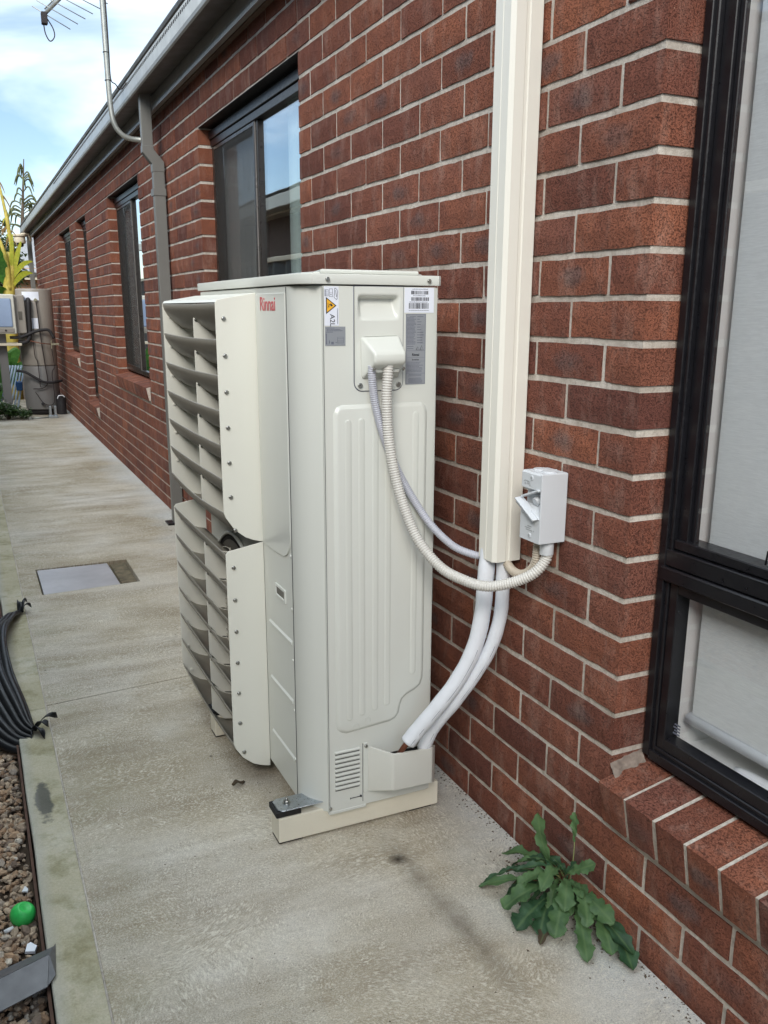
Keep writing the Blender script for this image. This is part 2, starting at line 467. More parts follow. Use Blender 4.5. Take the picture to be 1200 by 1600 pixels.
M['curtain'] = fabric_material('sheer_curtain', srgb(242, 246, 242), srgb(236, 240, 236))
M['room'] = simple('room_paint', srgb(150, 148, 142), 0.8)
M['screen'] = simple('flyscreen', srgb(70, 70, 68), 0.6, var=0.03)
M['white'] = simple('white_paint', srgb(224, 226, 226), 0.4, var=0.02)
M['white_g'] = simple('white_gloss', srgb(232, 236, 242), 0.2, var=0.01)
M['lid'] = simple('pit_lid_steel', srgb(178, 174, 174), 0.42, 0.35, var=0.12, vscale=5, speck=0.2)
M['dirt'] = simple('pit_dirt', srgb(104, 94, 74), 0.95, var=0.4, vscale=30, bump=1, bscale=120)
M['blackpl'] = simple('black_plastic', srgb(15, 16, 18), 0.45, var=0.25, vscale=18, bump=0.4, bscale=90)
M['ball'] = simple('green_plastic', srgb(58, 196, 92), 0.42, var=0.12, vscale=60, bump=0.3, bscale=200, speck=0.35)
M['offcut'] = simple('grey_offcut', srgb(104, 104, 106), 0.45, 0.3, var=0.15, vscale=22, speck=0.3)
M['tank'] = simple('tank_beige', srgb(150, 143, 134), 0.42, var=0.05, vscale=3)
M['tank_d'] = simple('tank_lower', srgb(128, 126, 124), 0.42, var=0.06, vscale=3)
M['lag'] = simple('black_lagging', srgb(42, 40, 42), 0.7, var=0.12)
M['cable'] = simple('dark_cable', srgb(44, 36, 36), 0.6)
M['brass'] = simple('brass_fitting', srgb(182, 176, 150), 0.3, 0.7)
M['bluefilm'] = simple('blue_glass_door', srgb(150, 168, 196), 0.12, var=0.08, vscale=3)
M['label_w'] = simple('white_label', srgb(226, 230, 240), 0.4, var=0.01)
M['label_s'] = simple('silver_label', srgb(150, 154, 160), 0.35, 0.2, var=0.02)
M['ink'] = simple('ink_dark', srgb(34, 36, 44), 0.5)
M['ink_s'] = simple('ink_grey', srgb(104, 108, 122), 0.5)
M['yellow'] = simple('warning_yellow', srgb(240, 180, 50), 0.4)
M['red'] = simple('brand_red', srgb(186, 46, 60), 0.35, var=0.03)
M['fence'] = simple('slate_fence', srgb(74, 77, 78), 0.5, var=0.05, vscale=2)
M['rooffar'] = simple('far_roof', srgb(150, 150, 152), 0.6, var=0.08)
M['trim'] = simple('cream_trim', srgb(220, 208, 184), 0.5)
M['weed'] = leaf_material('weed_leaf', srgb(58, 88, 54), srgb(92, 122, 78), 0.55)
M['weed_d'] = leaf_material('weed_leaf_dark', srgb(38, 66, 46), srgb(58, 92, 60), 0.55)
M['weed_dead'] = leaf_material('dead_leaf', srgb(88, 72, 56), srgb(70, 60, 48), 0.8)
M['stemp'] = simple('weed_stem', srgb(150, 158, 104), 0.6)
M['stemr'] = simple('weed_red_stem', srgb(96, 58, 44), 0.6)
M['banana_s'] = simple('banana_stem', srgb(196, 178, 84), 0.5, var=0.25, vscale=14)
M['banana_l'] = leaf_material('banana_leaf', srgb(150, 168, 52), srgb(196, 190, 72), 0.5, False)
M['banana_g'] = leaf_material('banana_green', srgb(60, 110, 52), srgb(96, 146, 70), 0.5, False)
M['frond'] = leaf_material('dry_frond', srgb(120, 92, 62), srgb(150, 122, 78), 0.8, False)
M['tree_l'] = leaf_material('tree_leaf', srgb(48, 62, 34), srgb(78, 92, 50), 0.6, False)
M['tree_l2'] = leaf_material('tree_leaf_olive', srgb(92, 98, 60), srgb(120, 122, 80), 0.6, False)
M['bark'] = simple('bark', srgb(92, 80, 66), 0.9, var=0.3, vscale=14, bump=1, bscale=60)
M['shrub'] = leaf_material('shrub_leaf', srgb(36, 60, 34), srgb(84, 112, 60), 0.5, False)
M['flower'] = simple('white_petal', srgb(236, 236, 230), 0.6)
M['bluepl'] = simple('blue_plastic', srgb(40, 92, 150), 0.4)
M['tube'] = simple('pale_blue_tube', srgb(186, 204, 222), 0.35)

# ------------------------------------------------------------------ object helpers
def tag(o, label=None, cat=None, group=None, kind=None):
    if label: o['label'] = label
    if cat: o['category'] = cat
    if group: o['group'] = group
    if kind: o['kind'] = kind
    return o

def empty(name, loc, label=None, cat=None, group=None, kind=None):
    o = bpy.data.objects.new(name, None)
    COL.objects.link(o)
    o.location = loc
    o.empty_display_size = 0.05
    return tag(o, label, cat, group, kind)

def wloc(o):
    v = Vector(o.location)
    return v if o.parent is None else v

def link(o, parent=None):
    """objects are modelled in world coordinates; every parent is translated only"""
    COL.objects.link(o)
    if parent is not None:
        o.parent = parent
        off = Vector((0, 0, 0))
        q = parent
        off = Vector(q['_w']) if '_w' in q else Vector(q.location)
        o.matrix_parent_inverse = Matrix.Translation(-off)
        o['_w'] = tuple(o.location)
    return o

class MB:
    def __init__(self):
        self.bm = bmesh.new()
        self.tone = None
    def box(self, a, b, bev=0.0, seg=1, rot=None, piv=None):
        x0, y0, z0 = (min(a[i], b[i]) for i in range(3))
        x1, y1, z1 = (max(a[i], b[i]) for i in range(3))
        t = bmesh.new()
        bmesh.ops.create_cube(t, size=1)
        for v in t.verts:
            v.co = Vector(((x0 + x1) / 2 + v.co.x * (x1 - x0), (y0 + y1) / 2 + v.co.y * (y1 - y0), (z0 + z1) / 2 + v.co.z * (z1 - z0)))
        if bev > 0:
            bmesh.ops.bevel(t, geom=t.edges[:], offset=bev, segments=seg, profile=0.6, affect='EDGES')
        if rot is not None:
            pv = Vector(piv) if piv is not None else Vector(((x0 + x1) / 2, (y0 + y1) / 2, (z0 + z1) / 2))
            for v in t.verts:
                v.co = rot @ (v.co - pv) + pv
        self.add(t)
        return self
    def add(self, t):
        me = bpy.data.meshes.new('tmp')
        t.to_mesh(me); t.free()
        self.bm.from_mesh(me)
        bpy.data.meshes.remove(me)
    def poly(self, vs, fs):
        b = [self.bm.verts.new(v) for v in vs]
        for f in fs:
            try: self.bm.faces.new([b[i] for i in f])
            except ValueError: pass
        return self
    def prism(self, pts, axis, a, b, bev=0.0, seg=2):
        """extrude a closed 2-D outline along an axis ('x','y','z')"""
        def mk(p, h):
            if axis == 'z': return (p[0], p[1], h)
            if axis == 'y': return (p[0], h, p[1])
            return (h, p[0], p[1])
        t = bmesh.new()
        A = [t.verts.new(mk(p, a)) for p in pts]
        B = [t.verts.new(mk(p, b)) for p in pts]
        n = len(pts)
        t.faces.new(A); t.faces.new(B[::-1])
        for i in range(n):
            t.faces.new((A[i], B[i], B[(i + 1) % n], A[(i + 1) % n]))
        bmesh.ops.recalc_face_normals(t, faces=t.faces[:])
        if bev > 0:
            es = [e for e in t.edges if (e.verts[0] in A) == (e.verts[1] in A)]
            bmesh.ops.bevel(t, geom=es, offset=bev, segments=seg, profile=0.6, affect='EDGES')
        self.add(t)
        return self
    def tube(self, path, rad, seg=12, caps=True, squash=None):
        pts = [Vector(p) for p in path]
        n = len(pts)
        rs = rad if hasattr(rad, '__len__') else [rad] * n
        up = Vector((0, 0, 1))
        tg = []
        for i in range(n):
            d = pts[min(i + 1, n - 1)] - pts[max(i - 1, 0)]
            tg.append(d.normalized() if d.length > 1e-9 else Vector((0, 0, 1)))
        nrm = tg[0].cross(Vector((0.3, 0.9, 0.12))).normalized()
        rings = []
        for i in range(n):
            nrm = (nrm - tg[i] * nrm.dot(tg[i])).normalized()
            bi = tg[i].cross(nrm)
            rings.append([self.bm.verts.new(pts[i] + (nrm * math.cos(a) + bi * math.sin(a)) * rs[i]) for a in [2 * math.pi * k / seg for k in range(seg)]])
        for i in range(n - 1):
            for k in range(seg):
                f = self.bm.faces.new((rings[i][k], rings[i][(k + 1) % seg], rings[i + 1][(k + 1) % seg], rings[i + 1][k]))
                f.smooth = True
        if caps:
            self.bm.faces.new(rings[0][::-1]); self.bm.faces.new(rings[-1])
        return self
    def cyl(self, a, b, r, seg=20, bev=0.0):
        t = bmesh.new()
        a, b = Vector(a), Vector(b)
        L = (b - a).length
        bmesh.ops.create_cone(t, cap_ends=True, segments=seg, radius1=r, radius2=r, depth=L)
        if bev > 0:
            es = [e for e in t.edges if abs(e.verts[0].co.z - e.verts[1].co.z) < 1e-6]
            bmesh.ops.bevel(t, geom=es, offset=bev, segments=2, profile=0.6, affect='EDGES')
        q = (b - a).normalized().to_track_quat('Z', 'Y').to_matrix()
        for v in t.verts:
            v.co = q @ v.co + (a + b) / 2
        for f in t.faces:
            if len(f.verts) == 4: f.smooth = True
        self.add(t)
        return self
    def grid(self, fn, nu, nv, smooth=True, closeu=False):
        vs = [[self.bm.verts.new(fn(i / nu, j / nv)) for j in range(nv + 1)] for i in range(nu + 1)]
        for i in range(nu):
            for j in range(nv):
                try:
                    f = self.bm.faces.new((vs[i][j], vs[i + 1][j], vs[i + 1][j + 1], vs[i][j + 1]))
                    f.smooth = smooth
                except ValueError: pass
        return vs
    def build(self, name, mat, parent=None, recalc=True, smooth=None, autosmooth=None):
        if recalc:
            bmesh.ops.recalc_face_normals(self.bm, faces=self.bm.faces[:])
        me = bpy.data.meshes.new(name)
        if smooth is not None:
            for f in self.bm.faces: f.smooth = smooth
        self.bm.to_mesh(me); self.bm.free()
        me.materials.append(mat)
        if autosmooth is not None:
            for p in me.polygons: p.use_smooth = True
            try: me.set_sharp_from_angle(angle=R(autosmooth))
            except Exception: pass
        o = bpy.data.objects.new(name, me)
        return link(o, parent)

def spline(pts, n):
    """Catmull-Rom resample to n points"""
    P = [Vector(p) for p in pts]
    P = [P[0] * 2 - P[1]] + P + [P[-1] * 2 - P[-2]]
    out = []
    m_ = len(P) - 3
    for i in range(n):
        t = i / (n - 1) * m_
        k = min(int(t), m_ - 1); u = t - k
        a, b, c, d = P[k:k + 4]
        out.append(0.5 * ((2 * b) + (c - a) * u + (2 * a - 5 * b + 4 * c - d) * u * u + (3 * b - a - 3 * c + d) * u ** 3))
    return out

def arclen(pts, step):
    L = [0]
    for i in range(1, len(pts)): L.append(L[-1] + (pts[i] - pts[i - 1]).length)
    n = max(2, int(L[-1] / step)); out = []; j = 0
    for i in range(n + 1):
        s_ = L[-1] * i / n
        while j < len(L) - 2 and L[j + 1] < s_: j += 1
        u = (s_ - L[j]) / max(1e-9, L[j + 1] - L[j])
        out.append(pts[j].lerp(pts[j + 1], min(1, u)))
    return out

def add_tone(me, tone, lcs=None):
    a = me.attributes.new('tone', 'FLOAT', 'POINT')
    a.data.foreach_set('value', tone if hasattr(tone, '__len__') else [tone] * len(me.vertices))
    l = me.attributes.new('lc', 'FLOAT_VECTOR', 'POINT')
    src = lcs if lcs is not None else [c for v in me.vertices for c in v.co]
    l.data.foreach_set('vector', src)

def text_obj(name, body, size, origin, right, up, mat, parent, extrude=0.0004, align='LEFT', xscale=1.0, bold=0.0):
    cu = bpy.data.curves.new(name, 'FONT')
    cu.body = body; cu.size = size; cu.align_x = align; cu.extrude = extrude; cu.offset = bold
    cu.resolution_u = 3
    tmp = bpy.data.objects.new(name + '_c', cu)
    COL.objects.link(tmp)
    dg = bpy.context.evaluated_depsgraph_get()
    me = bpy.data.meshes.new_from_object(tmp.evaluated_get(dg))
    bpy.data.objects.remove(tmp)
    r_, u_ = Vector(right), Vector(up); n_ = r_.cross(u_)
    mat4 = Matrix(((r_.x * xscale, u_.x, n_.x, origin[0]), (r_.y * xscale, u_.y, n_.y, origin[1]), (r_.z * xscale, u_.z, n_.z, origin[2]), (0, 0, 0, 1)))
    me.transform(mat4)
    me.materials.clear(); me.materials.append(mat)
    o = bpy.data.objects.new(name, me)
    return link(o, parent)

def px_of(P):
    d = Vector(P) - CAM
    w_ = d.dot(c_f)
    if w_ <= 0.05: return None
    return (604.985 + FPX * d.dot(c_r) / w_, 843.966 - FPX * d.dot(c_u) / w_, w_)

# ================================================================== GROUND
ZB = lambda i: 0.415 + 0.086 * i            # height of brick bed joint i
earth = MB().box((-60, -40, -0.30), (60, 120, -0.13)).build('ground', M['soil'])
tag(earth, kind='structure')

path = empty('path', (-0.5, 2, 0), kind='structure')
XL, XR = -1.042, -0.001
def slab(y0l, y0r, y1l, y1r, hole=None):
    b = MB()
    g = 0.002
    def piece(pl):
        b.prism(pl, 'z', -0.11, 0.0)
    if hole is None:
        b.prism([(XL, y0l + g), (XR, y0r + g), (XR, y1r - g), (XL, y1l - g)], 'z', -0.11, 0.0, 0.0015, 1)
    else:
        hx0, hx1, hy0, hy1 = hole
        # one sheet with a rectangular opening, built as a ring of quads, with walls down to the pit floor
        O = [(XL, y0l + g), (XR, y0r + g), (XR, y1r - g), (XL, y1l - g)]
        I = [(hx0, hy0), (hx1, hy0 + 0.035), (hx1 + 0.0, hy1 + 0.01), (hx0, hy1)]
        vs = [(x, y, 0) for x, y in O] + [(x, y, 0) for x, y in I] + [(x, y, -0.11) for x, y in O] + [(x, y, -0.03) for x, y in I]
        fs = [(i, (i + 1) % 4, 4 + (i + 1) % 4, 4 + i) for i in range(4)]
        fs += [(4 + i, 4 + (i + 1) % 4, 12 + (i + 1) % 4, 12 + i) for i in range(4)]
        fs += [(i, 8 + i, 8 + (i + 1) % 4, (i + 1) % 4) for i in range(4)] + [(12, 13, 14, 15)]
        b.poly(vs, fs)
    return b.build('slab', M['concrete'], path)
slab(-3.2, -3.2, 1.704, 1.815)
slab(1.704, 1.815, 4.115, 4.315, hole=(-0.957, -0.488, 3.015, 3.482))
slab(4.115, 4.315, 9.05, 9.15)
slab(9.05, 9.15, 13.2, 13.2)
for y0, y1 in ((-3.2, 1.68), (1.684, 4.1), (4.104, 13.2)):
    b = MB()
    n = 40
    def wob(y): return -1.142 + 0.004 * mnoise.noise(Vector((0, y * 3, 1)))
    ys = [y0 + (y1 - y0) * i / n for i in range(n + 1)]
    top = [(wob(y), y) for y in ys]
    pl = top + [(XL - 0.0018 + 0.0007 * mnoise.noise(Vector((5, y * 9, 1))), y) for y in reversed(ys)]
    b.prism(pl, 'z', -0.12, 0.002, 0.003, 1)
    b.build('edge_strip', M['edging'], path)
b = MB(); b.tube([(XL - 0.0016 + 0.0012 * mnoise.noise(Vector((5, y * 2.5, 1))), y, 0.0006 + 0.0005 * mnoise.noise(Vector((2, y * 30, 1)))) for y in [-3.2 + 0.04 * k for k in range(400)]], 0.0024, 6); b.build('joint_bead', M['mortar'], path)
# timber board under the edge of the strip
b = MB(); b.box((-1.152, -3.2, -0.12), (-1.1455, 13.0, -0.012)); b.build('form_board', simple('old_timber', srgb(86, 62, 50), 0.9, var=0.3, vscale=20), path)

gb = MB(); gb.box((-1.90, -3.5, -0.125), (-1.153, 9.5, -0.062)); gbed = gb.build('gravel_bed', M['soil']); tag(gbed, kind='structure')

def gravel(count, x0, x1, y0, y1, s0, s1, zb):
    base = bmesh.new(); bmesh.ops.create_icosphere(base, subdivisions=1, radius=1.0)
    bv = [v.co.copy() for v in base.verts]; bf = [[v.index for v in f.verts] for f in base.faces]; base.free()
    V, F, T, LC = [], [], [], []
    for i in range(count):
        s_ = s0 + (s1 - s0) * rnd.random() ** 2
        p = Vector((rnd.uniform(x0, x1), rnd.uniform(y0, y1), zb + rnd.uniform(-0.004, 0.012)))
        rot = Matrix.Rotation(rnd.uniform(0, 6.3), 3, 'Z') @ Matrix.Rotation(rnd.uniform(-0.6, 0.6), 3, 'X') @ Matrix.Rotation(rnd.uniform(-0.6, 0.6), 3, 'Y')
        sc = Vector((s_ * rnd.uniform(0.8, 1.4), s_ * rnd.uniform(0.6, 1.0), s_ * rnd.uniform(0.4, 0.8)))
        k = len(V); t = rnd.random()
        for c in bv:
            q = Vector((c.x * sc.x, c.y * sc.y, c.z * sc.z)) * rnd.uniform(0.8, 1.15)
            V.append(rot @ q + p); T.append(t)
        F += [[k + a for a in f] for f in bf]
    me = bpy.data.meshes.new('gravel_stones'); me.from_pydata(V, [], F); me.materials.append(M['gravel'])
    add_tone(me, T)
    o = bpy.data.objects.new('gravel_stones', me); COL.objects.link(o)
    return tag(o, 'loose tan and brown gravel stones ' + ('beside the edge strip near the green ball' if y1 < 3 else 'further along the bed beyond the black plastic sheet'), 'gravel', kind='stuff')
gravel(15000, -1.72, -1.160, -0.5, 2.4, 0.0055, 0.0160, -0.054)
gravel(12000, -1.86, -1.165, 2.4, 9.0, 0.008, 0.019, -0.054)

# ================================================================== HOUSE
house = empty('brick_house', (0, 5, 0), 'long red brick house wall with black windows, grey gutter and pale mortar joints', 'house')
YEND = 14.7
WIN = [  # y0, y1, bottom joint, top joint
    (-1.30, 0.0, 0, 24), (1.915, 3.425, 5, 21), (5.158, 6.60, 5, 21), (8.06, 8.87, 0, 21), (9.44, 10.77, 5, 21)]
def openings(i):
    """open y-ranges on brick course i (between bed joints i and i+1)"""
    return [(y0, y1) for y0, y1, b_, t_ in WIN if b_ - 2 <= i < t_]
def segs(i, ya=-2.6, yb=YEND):
    s_ = [(ya, yb)]
    for (o0, o1) in openings(i):
        s2 = []
        for a, b_ in s_:
            if o1 <= a or o0 >= b_: s2.append((a, b_)); continue
            if a < o0: s2.append((a, o0))
            if o1 < b_: s2.append((o1, b_))
        s_ = s2
    return s_
# mortar core of the wall (bed and perpend joints show 4 mm behind the brick faces)
b = MB()
for i in range(-5, 24):
    for a, c in segs(i):
        x1 = 0.105
        b.box((0.0058, a + (0.004 if a > -2.6 else 0), ZB(i)), (x1, c - (0.004 if c < YEND else 0), ZB(i + 1)))
wall = b.build('wall', M['mortar'], house)

def brick_mesh(L, H, D, seed, detail=True):
    """brick centred on its face: face at x=0, body runs to x=D; wobbly arrises"""
    r_ = random.Random(seed)
    bm = bmesh.new()
    if detail:
        nu, nv = (7, 2) if L > 0.15 else (4, 2)
        g = [[None] * (nv + 1) for _ in range(nu + 1)]
        for a in range(nu + 1):
            for c in range(nv + 1):
                eb = a in (0, nu) or c in (0, nv)
                y = -L / 2 + L * a / nu; z = -H / 2 + H * c / nv
                x = 0.0028 if eb else r_.uniform(-0.0008, 0.0006)
                if eb:
                    if a in (0, nu): y -= math.copysign(abs(r_.gauss(0, 0.0011)), y)
                    if c in (0, nv): z -= math.copysign(abs(r_.gauss(0, 0.0011)), z)
                g[a][c] = bm.verts.new((x, y, z))
        # inner row just inside the arris keeps the face flat
        for a in range(nu):
            for c in range(nv):
                bm.faces.new((g[a][c], g[a][c + 1], g[a + 1][c + 1], g[a + 1][c]))
        bmesh.ops.inset_region(bm, faces=bm.faces[:], thickness=0.0022, depth=0.0)
        for v in bm.verts:
            if not v.is_boundary: v.co.x = min(v.co.x, 0.0) if abs(v.co.y) < L / 2 - 0.001 and abs(v.co.z) < H / 2 - 0.001 else v.co.x
        bd = [e for e in bm.edges if e.is_boundary]
        ex = bmesh.ops.extrude_edge_only(bm, edges=bd)
        for v in [q for q in ex['geom'] if isinstance(q, bmesh.types.BMVert)]:
            v.co.x = D
    else:
        bmesh.ops.create_cube(bm, size=1)
        for v in bm.verts:
            v.co = Vector(((v.co.x + 0.5) * D, v.co.y * L, v.co.z * H))
    bmesh.ops.recalc_face_normals(bm, faces=bm.faces[:])
    me = bpy.data.meshes.new('brick')
    bm.to_mesh(me); bm.free()
    me.materials.append(M['brick'])
    add_tone(me, (seed * 0.6180339) % 1.0)
    return me

placed = []       # (yc, zc, L, H, D)
JT = 0.0058
for i in range(-5, 24):
    H = 0.086 - 2 * JT
    zc = ZB(i) + 0.043
    for a, c in segs(i):
        anchor = (a if a > 0.5 and c - a < 2 else 0.0)
        off = (-0.005 if i % 2 == 0 else 0.115)
        st = anchor + off
        k0 = math.floor((a - st) / 0.24)
        cuts = [a]
        k = k0
        while st + 0.24 * k < c:
            y = st + 0.24 * k
            if y > a + 0.045 and y < c - 0.045: cuts.append(y)
            k += 1
        cuts.append(c)
        for j in range(len(cuts) - 1):
            y0 = cuts[j] + (0.005 if j else 0.0)
            y1 = cuts[j + 1] - (0.005 if j < len(cuts) - 2 else 0.0)
            jit = rnd.uniform(-0.0012, 0.0012)
            placed.append(((y0 + y1) / 2 + jit * 0.5, zc + rnd.uniform(-0.0008, 0.0008), y1 - y0 - abs(jit), H + rnd.uniform(-0.0016, 0.0006), 0.1045))

def vis_size(p):
    a = px_of((0, p[0] - p[2] / 2, p[1])); b_ = px_of((0, p[0] + p[2] / 2, p[1])); c = px_of((0, p[0], p[1] + 0.04)); d = px_of((0, p[0], p[1] - 0.04))
    m_ = px_of((0, p[0], p[1]))
    if None in (a, b_, c, d): return 0
    if m_[0] < -30 or m_[0] > 1230 or m_[1] < -40 or m_[1] > 1640: return 0
    s_ = abs(a[0] - b_[0]) * abs(c[1] - d[1])
    x, y = m_[0], m_[1]
    if 280 < x < 670 and 440 < y < 1230: s_ *= 0.01           # behind the air conditioner
    if 765 < x < 835 and y < 860: s_ *= 0.3                    # behind the duct
    return s_
order = sorted(range(len(placed)), key=lambda k: -vis_size(placed[k]))
near = set(order[:272])
variants = {}
mesh_cache = {}
rest_V, rest_F, rest_T, rest_LC = [], [], [], []
for k, (yc, zc, L, H, D) in enumerate(placed):
    if k in near:
        key = (round(L, 2), rnd.randrange(6))
        if key not in mesh_cache:
            mesh_cache[key] = brick_mesh(round(L, 2) if abs(round(L, 2) - L) < 0.002 else L, H, D, len(mesh_cache) + 3)
        me = mesh_cache[key]
        o = bpy.data.objects.new('brick', me)
        ex = max(v.co.y for v in me.vertices) * 2
        o.location = (rnd.uniform(-0.0009, 0.0011), yc, zc)
        o.scale = (1, L / max(ex, 0.01), 1)
        link(o, wall)
    else:
        t = rnd.random(); n0 = len(rest_V); x0 = rnd.uniform(-0.0008, 0.001); ch = 0.0022
        for (dx, sy, sz) in ((0, 1, 1), (ch, 0, 0), (D, 0, 0)):
            for sgy, sgz in ((-1, -1), (1, -1), (1, 1), (-1, 1)):
                yy = sgy * (L / 2 - (ch if sy else 0)); zz = sgz * (H / 2 - (ch if sz else 0))
                rest_V.append((x0 + dx, yc + yy, zc + zz)); rest_T.append(t); rest_LC += [dx, yy, zz]
        rest_F.append((n0, n0 + 3, n0 + 2, n0 + 1))
        for rr in (0, 4):
            for q in range(4):
                a_, b_ = n0 + rr + q, n0 + rr + (q + 1) % 4
                rest_F.append((a_, b_, b_ + 4, a_ + 4))
me = bpy.data.meshes.new('brick_courses'); me.from_pydata(rest_V, [], rest_F); me.materials.append(M['brick']); add_tone(me, rest_T, rest_LC)
o = bpy.data.objects.new('brick_courses', me); link(o, wall); tag(o, kind='stuff')

# sills: bricks on edge, sloping out under each window
def sill(y0, y1, idx, each):
    top_in = ZB(idx) - 0.008
    s_ = MB()
    s_.box((0.0, y0 + 0.004, ZB(idx - 2) + 0.004), (0.10, y1 - 0.004, top_in - 0.052))
    sl = s_.build('sill_bed', M['mortar'], house)
    n = max(1, round((y1 - y0) / 0.0868)); w_ = (y1 - y0) / n
    rot = Matrix.Rotation(R(11), 3, 'Y')
    def edge_brick(seed):
        me = brick_mesh(w_ - 0.0095, 0.100, 0.20, seed)
        return me
    meshes = [edge_brick(70 + q) for q in range(4)]
    objs = []
    for k in range(n):
        yc = y1 - w_ * (k + 0.5)
        if each:
            o = bpy.data.objects.new('sill_brick', meshes[k % 4])
            o.rotation_euler = (0, R(-11), 0)
            o.location = (-0.026 + rnd.uniform(-0.001, 0.001), yc, ZB(idx) - 0.104)
            link(o, sl)
            o.scale = (1, 1, 1)
        else:
            me_ = meshes[k % 4]
            tb = bmesh.new(); tb.from_mesh(me_)
            mt = Matrix.Translation((-0.026, yc, ZB(idx) - 0.104)) @ Matrix.Rotation(R(-11), 4, 'Y')
            bmesh.ops.transform(tb, matrix=mt, verts=tb.verts[:])
            m2 = bpy.data.meshes.new('t'); tb.to_mesh(m2); tb.free(); objs.append((m2, rnd.random()))
    if objs:
        bm = bmesh.new(); T = []
        for m2, t in objs:
            bm.from_mesh(m2); T += [t] * len(m2.vertices); bpy.data.meshes.remove(m2)
        me = bpy.data.meshes.new('sill_bricks'); bm.to_mesh(me); bm.free()
        if not me.materials: me.materials.append(M['brick'])
        for nm_ in ('tone',):
            me.attributes[nm_].data.foreach_set('value', T)
        o = bpy.data.objects.new('sill_bricks', me); link(o, sl)
    # mortar bed showing between the sill bricks
    mb = MB()
    mb.box((-0.0205, y0 + 0.004, ZB(idx) - 0.104 - 0.0475), (0.17, y1 - 0.004, ZB(idx) - 0.104 + 0.0465), rot=Matrix.Rotation(R(-11), 3, 'Y'), piv=(-0.026, 0, ZB(idx) - 0.104))
    mb.build('sill_mortar', M['mortar'], sl)
    return sl
sill(-1.30, 0.0, 0, True)
sill(1.915, 3.425, 5, False)
sill(5.158, 6.60, 5, True)
sill(8.06, 8.87, 0, False)
sill(9.44, 10.77, 5, False)
# patch of slopped mortar where the near sill meets the reveal
b = MB()
def slop(u, v):
    x = 0.0 + 0.086 * u; nz = mnoise.noise(Vector((u * 3.7, 1.3, 0))) ; n2 = mnoise.noise(Vector((x * 90, v * 4, 2)))
    y = 0.001 - (0.016 + 0.016 * nz) * v
    return (x, y, 0.3705 + 0.194 * x + 0.022 * (1 - v) ** 1.6 - 0.006 * v + 0.004 * n2)
b.grid(slop, 22, 14)
b.build('mortar_fillet', simple('old_mortar', srgb(132, 120, 110), 0.95, var=0.3, vscale=60, bump=1.0, bscale=160), house, smooth=True)
# steel lintels / dark head flashing over the far windows
for y0, y1, bi, ti in WIN[1:]:
    MB().box((0.006, y0 + 0.001, ZB(ti) - 0.001), (0.10, y1 - 0.001, ZB(ti) + 0.003)).build('lintel', M['black_al'], house)

# ---- windows
def frame_ring(b, x0, x1, y0, y1, z0, z1, w_, bev=0.002, wb=None, wt=None):
    wb = wb or w_; wt = wt or w_
    b.box((x0, y0, z0), (x1, y0 + w_, z1), bev)
    b.box((x0, y1 - w_, z0), (x1, y1, z1), bev)
    b.box((x0 + 0.0005, y0 + w_ - 0.001, z0), (x1 - 0.0005, y1 - w_ + 0.001, z0 + wb), bev)
    b.box((x0 + 0.0005, y0 + w_ - 0.001, z1 - wt), (x1 - 0.0005, y1 - w_ + 0.001, z1), bev)

def room(y0, y1, z0, z1, win):
    b = MB()
    x0, x1 = 0.19, 1.2
    vs = [(x0, y0, z0), (x0, y1, z0), (x0, y1, z1), (x0, y0, z1), (x1, y0, z0), (x1, y1, z0), (x1, y1, z1), (x1, y0, z1)]
    b.poly(vs, [(4, 5, 6, 7), (0, 1, 5, 4), (1, 2, 6, 5), (2, 3, 7, 6), (3, 0, 4, 7)])
    b.build('room_shell', M['room'], win)

# near window: fixed light above, awning light below
wy0, wy1, wz0, wz1 = -1.30, -0.004, 0.403, 2.46
fx = 0.087
b = MB()
frame_ring(b, fx, fx + 0.034, wy0, wy1, wz0, wz1, 0.030, 0.002, 0.028)
# stepped mouldings
b.box((fx - 0.006, wy1 - 0.020, wz0 + 0.001), (fx + 0.01, wy1 - 0.0005, wz1), 0.0015)
b.box((fx - 0.006, wy0, wz0 - 0.004), (fx + 0.01, wy1 - 0.021, wz0 + 0.018), 0.0015)
b.box((fx + 0.012, wy1 - 0.050, wz0 + 0.03), (fx + 0.032, wy1 - 0.030, 0.800), 0.0015)
b.box((fx + 0.012, wy1 - 0.058, 0.885), (fx + 0.032, wy1 - 0.030, wz1 - 0.03), 0.0015)
b.box((fx + 0.020, wy1 - 0.070, 0.885), (fx + 0.032, wy1 - 0.058, wz1 - 0.03), 0.0015)
win1 = b.build('window', M['black_al'], house)
b = MB()
b.box((fx - 0.004, wy0 + 0.03, 0.834), (fx + 0.05, wy1 - 0.010, 0.868), 0.002)
b.box((fx - 0.010, wy0 + 0.03, 0.802), (fx + 0.05, wy1 - 0.012, 0.832), 0.003)
b.box((fx + 0.004, wy0 + 0.03, 0.870), (fx + 0.05, wy1 - 0.031, 0.890), 0.002)
b.build('transom', M['black_al'], win1)
b = MB()
frame_ring(b, fx + 0.004, fx + 0.040, wy0 + 0.03, wy1 - 0.031, wz0 + 0.028, 0.801, 0.022, 0.0015, 0.026)
b.build('sash', M['black_al'], win1)
for z0, z1 in ((0.452, 0.781), (0.887, wz1 - 0.03)):
    MB().box((fx + 0.022, wy0 + 0.05, z0), (fx + 0.026, wy1 - 0.052, z1)).build('pane', M['glass'], win1)
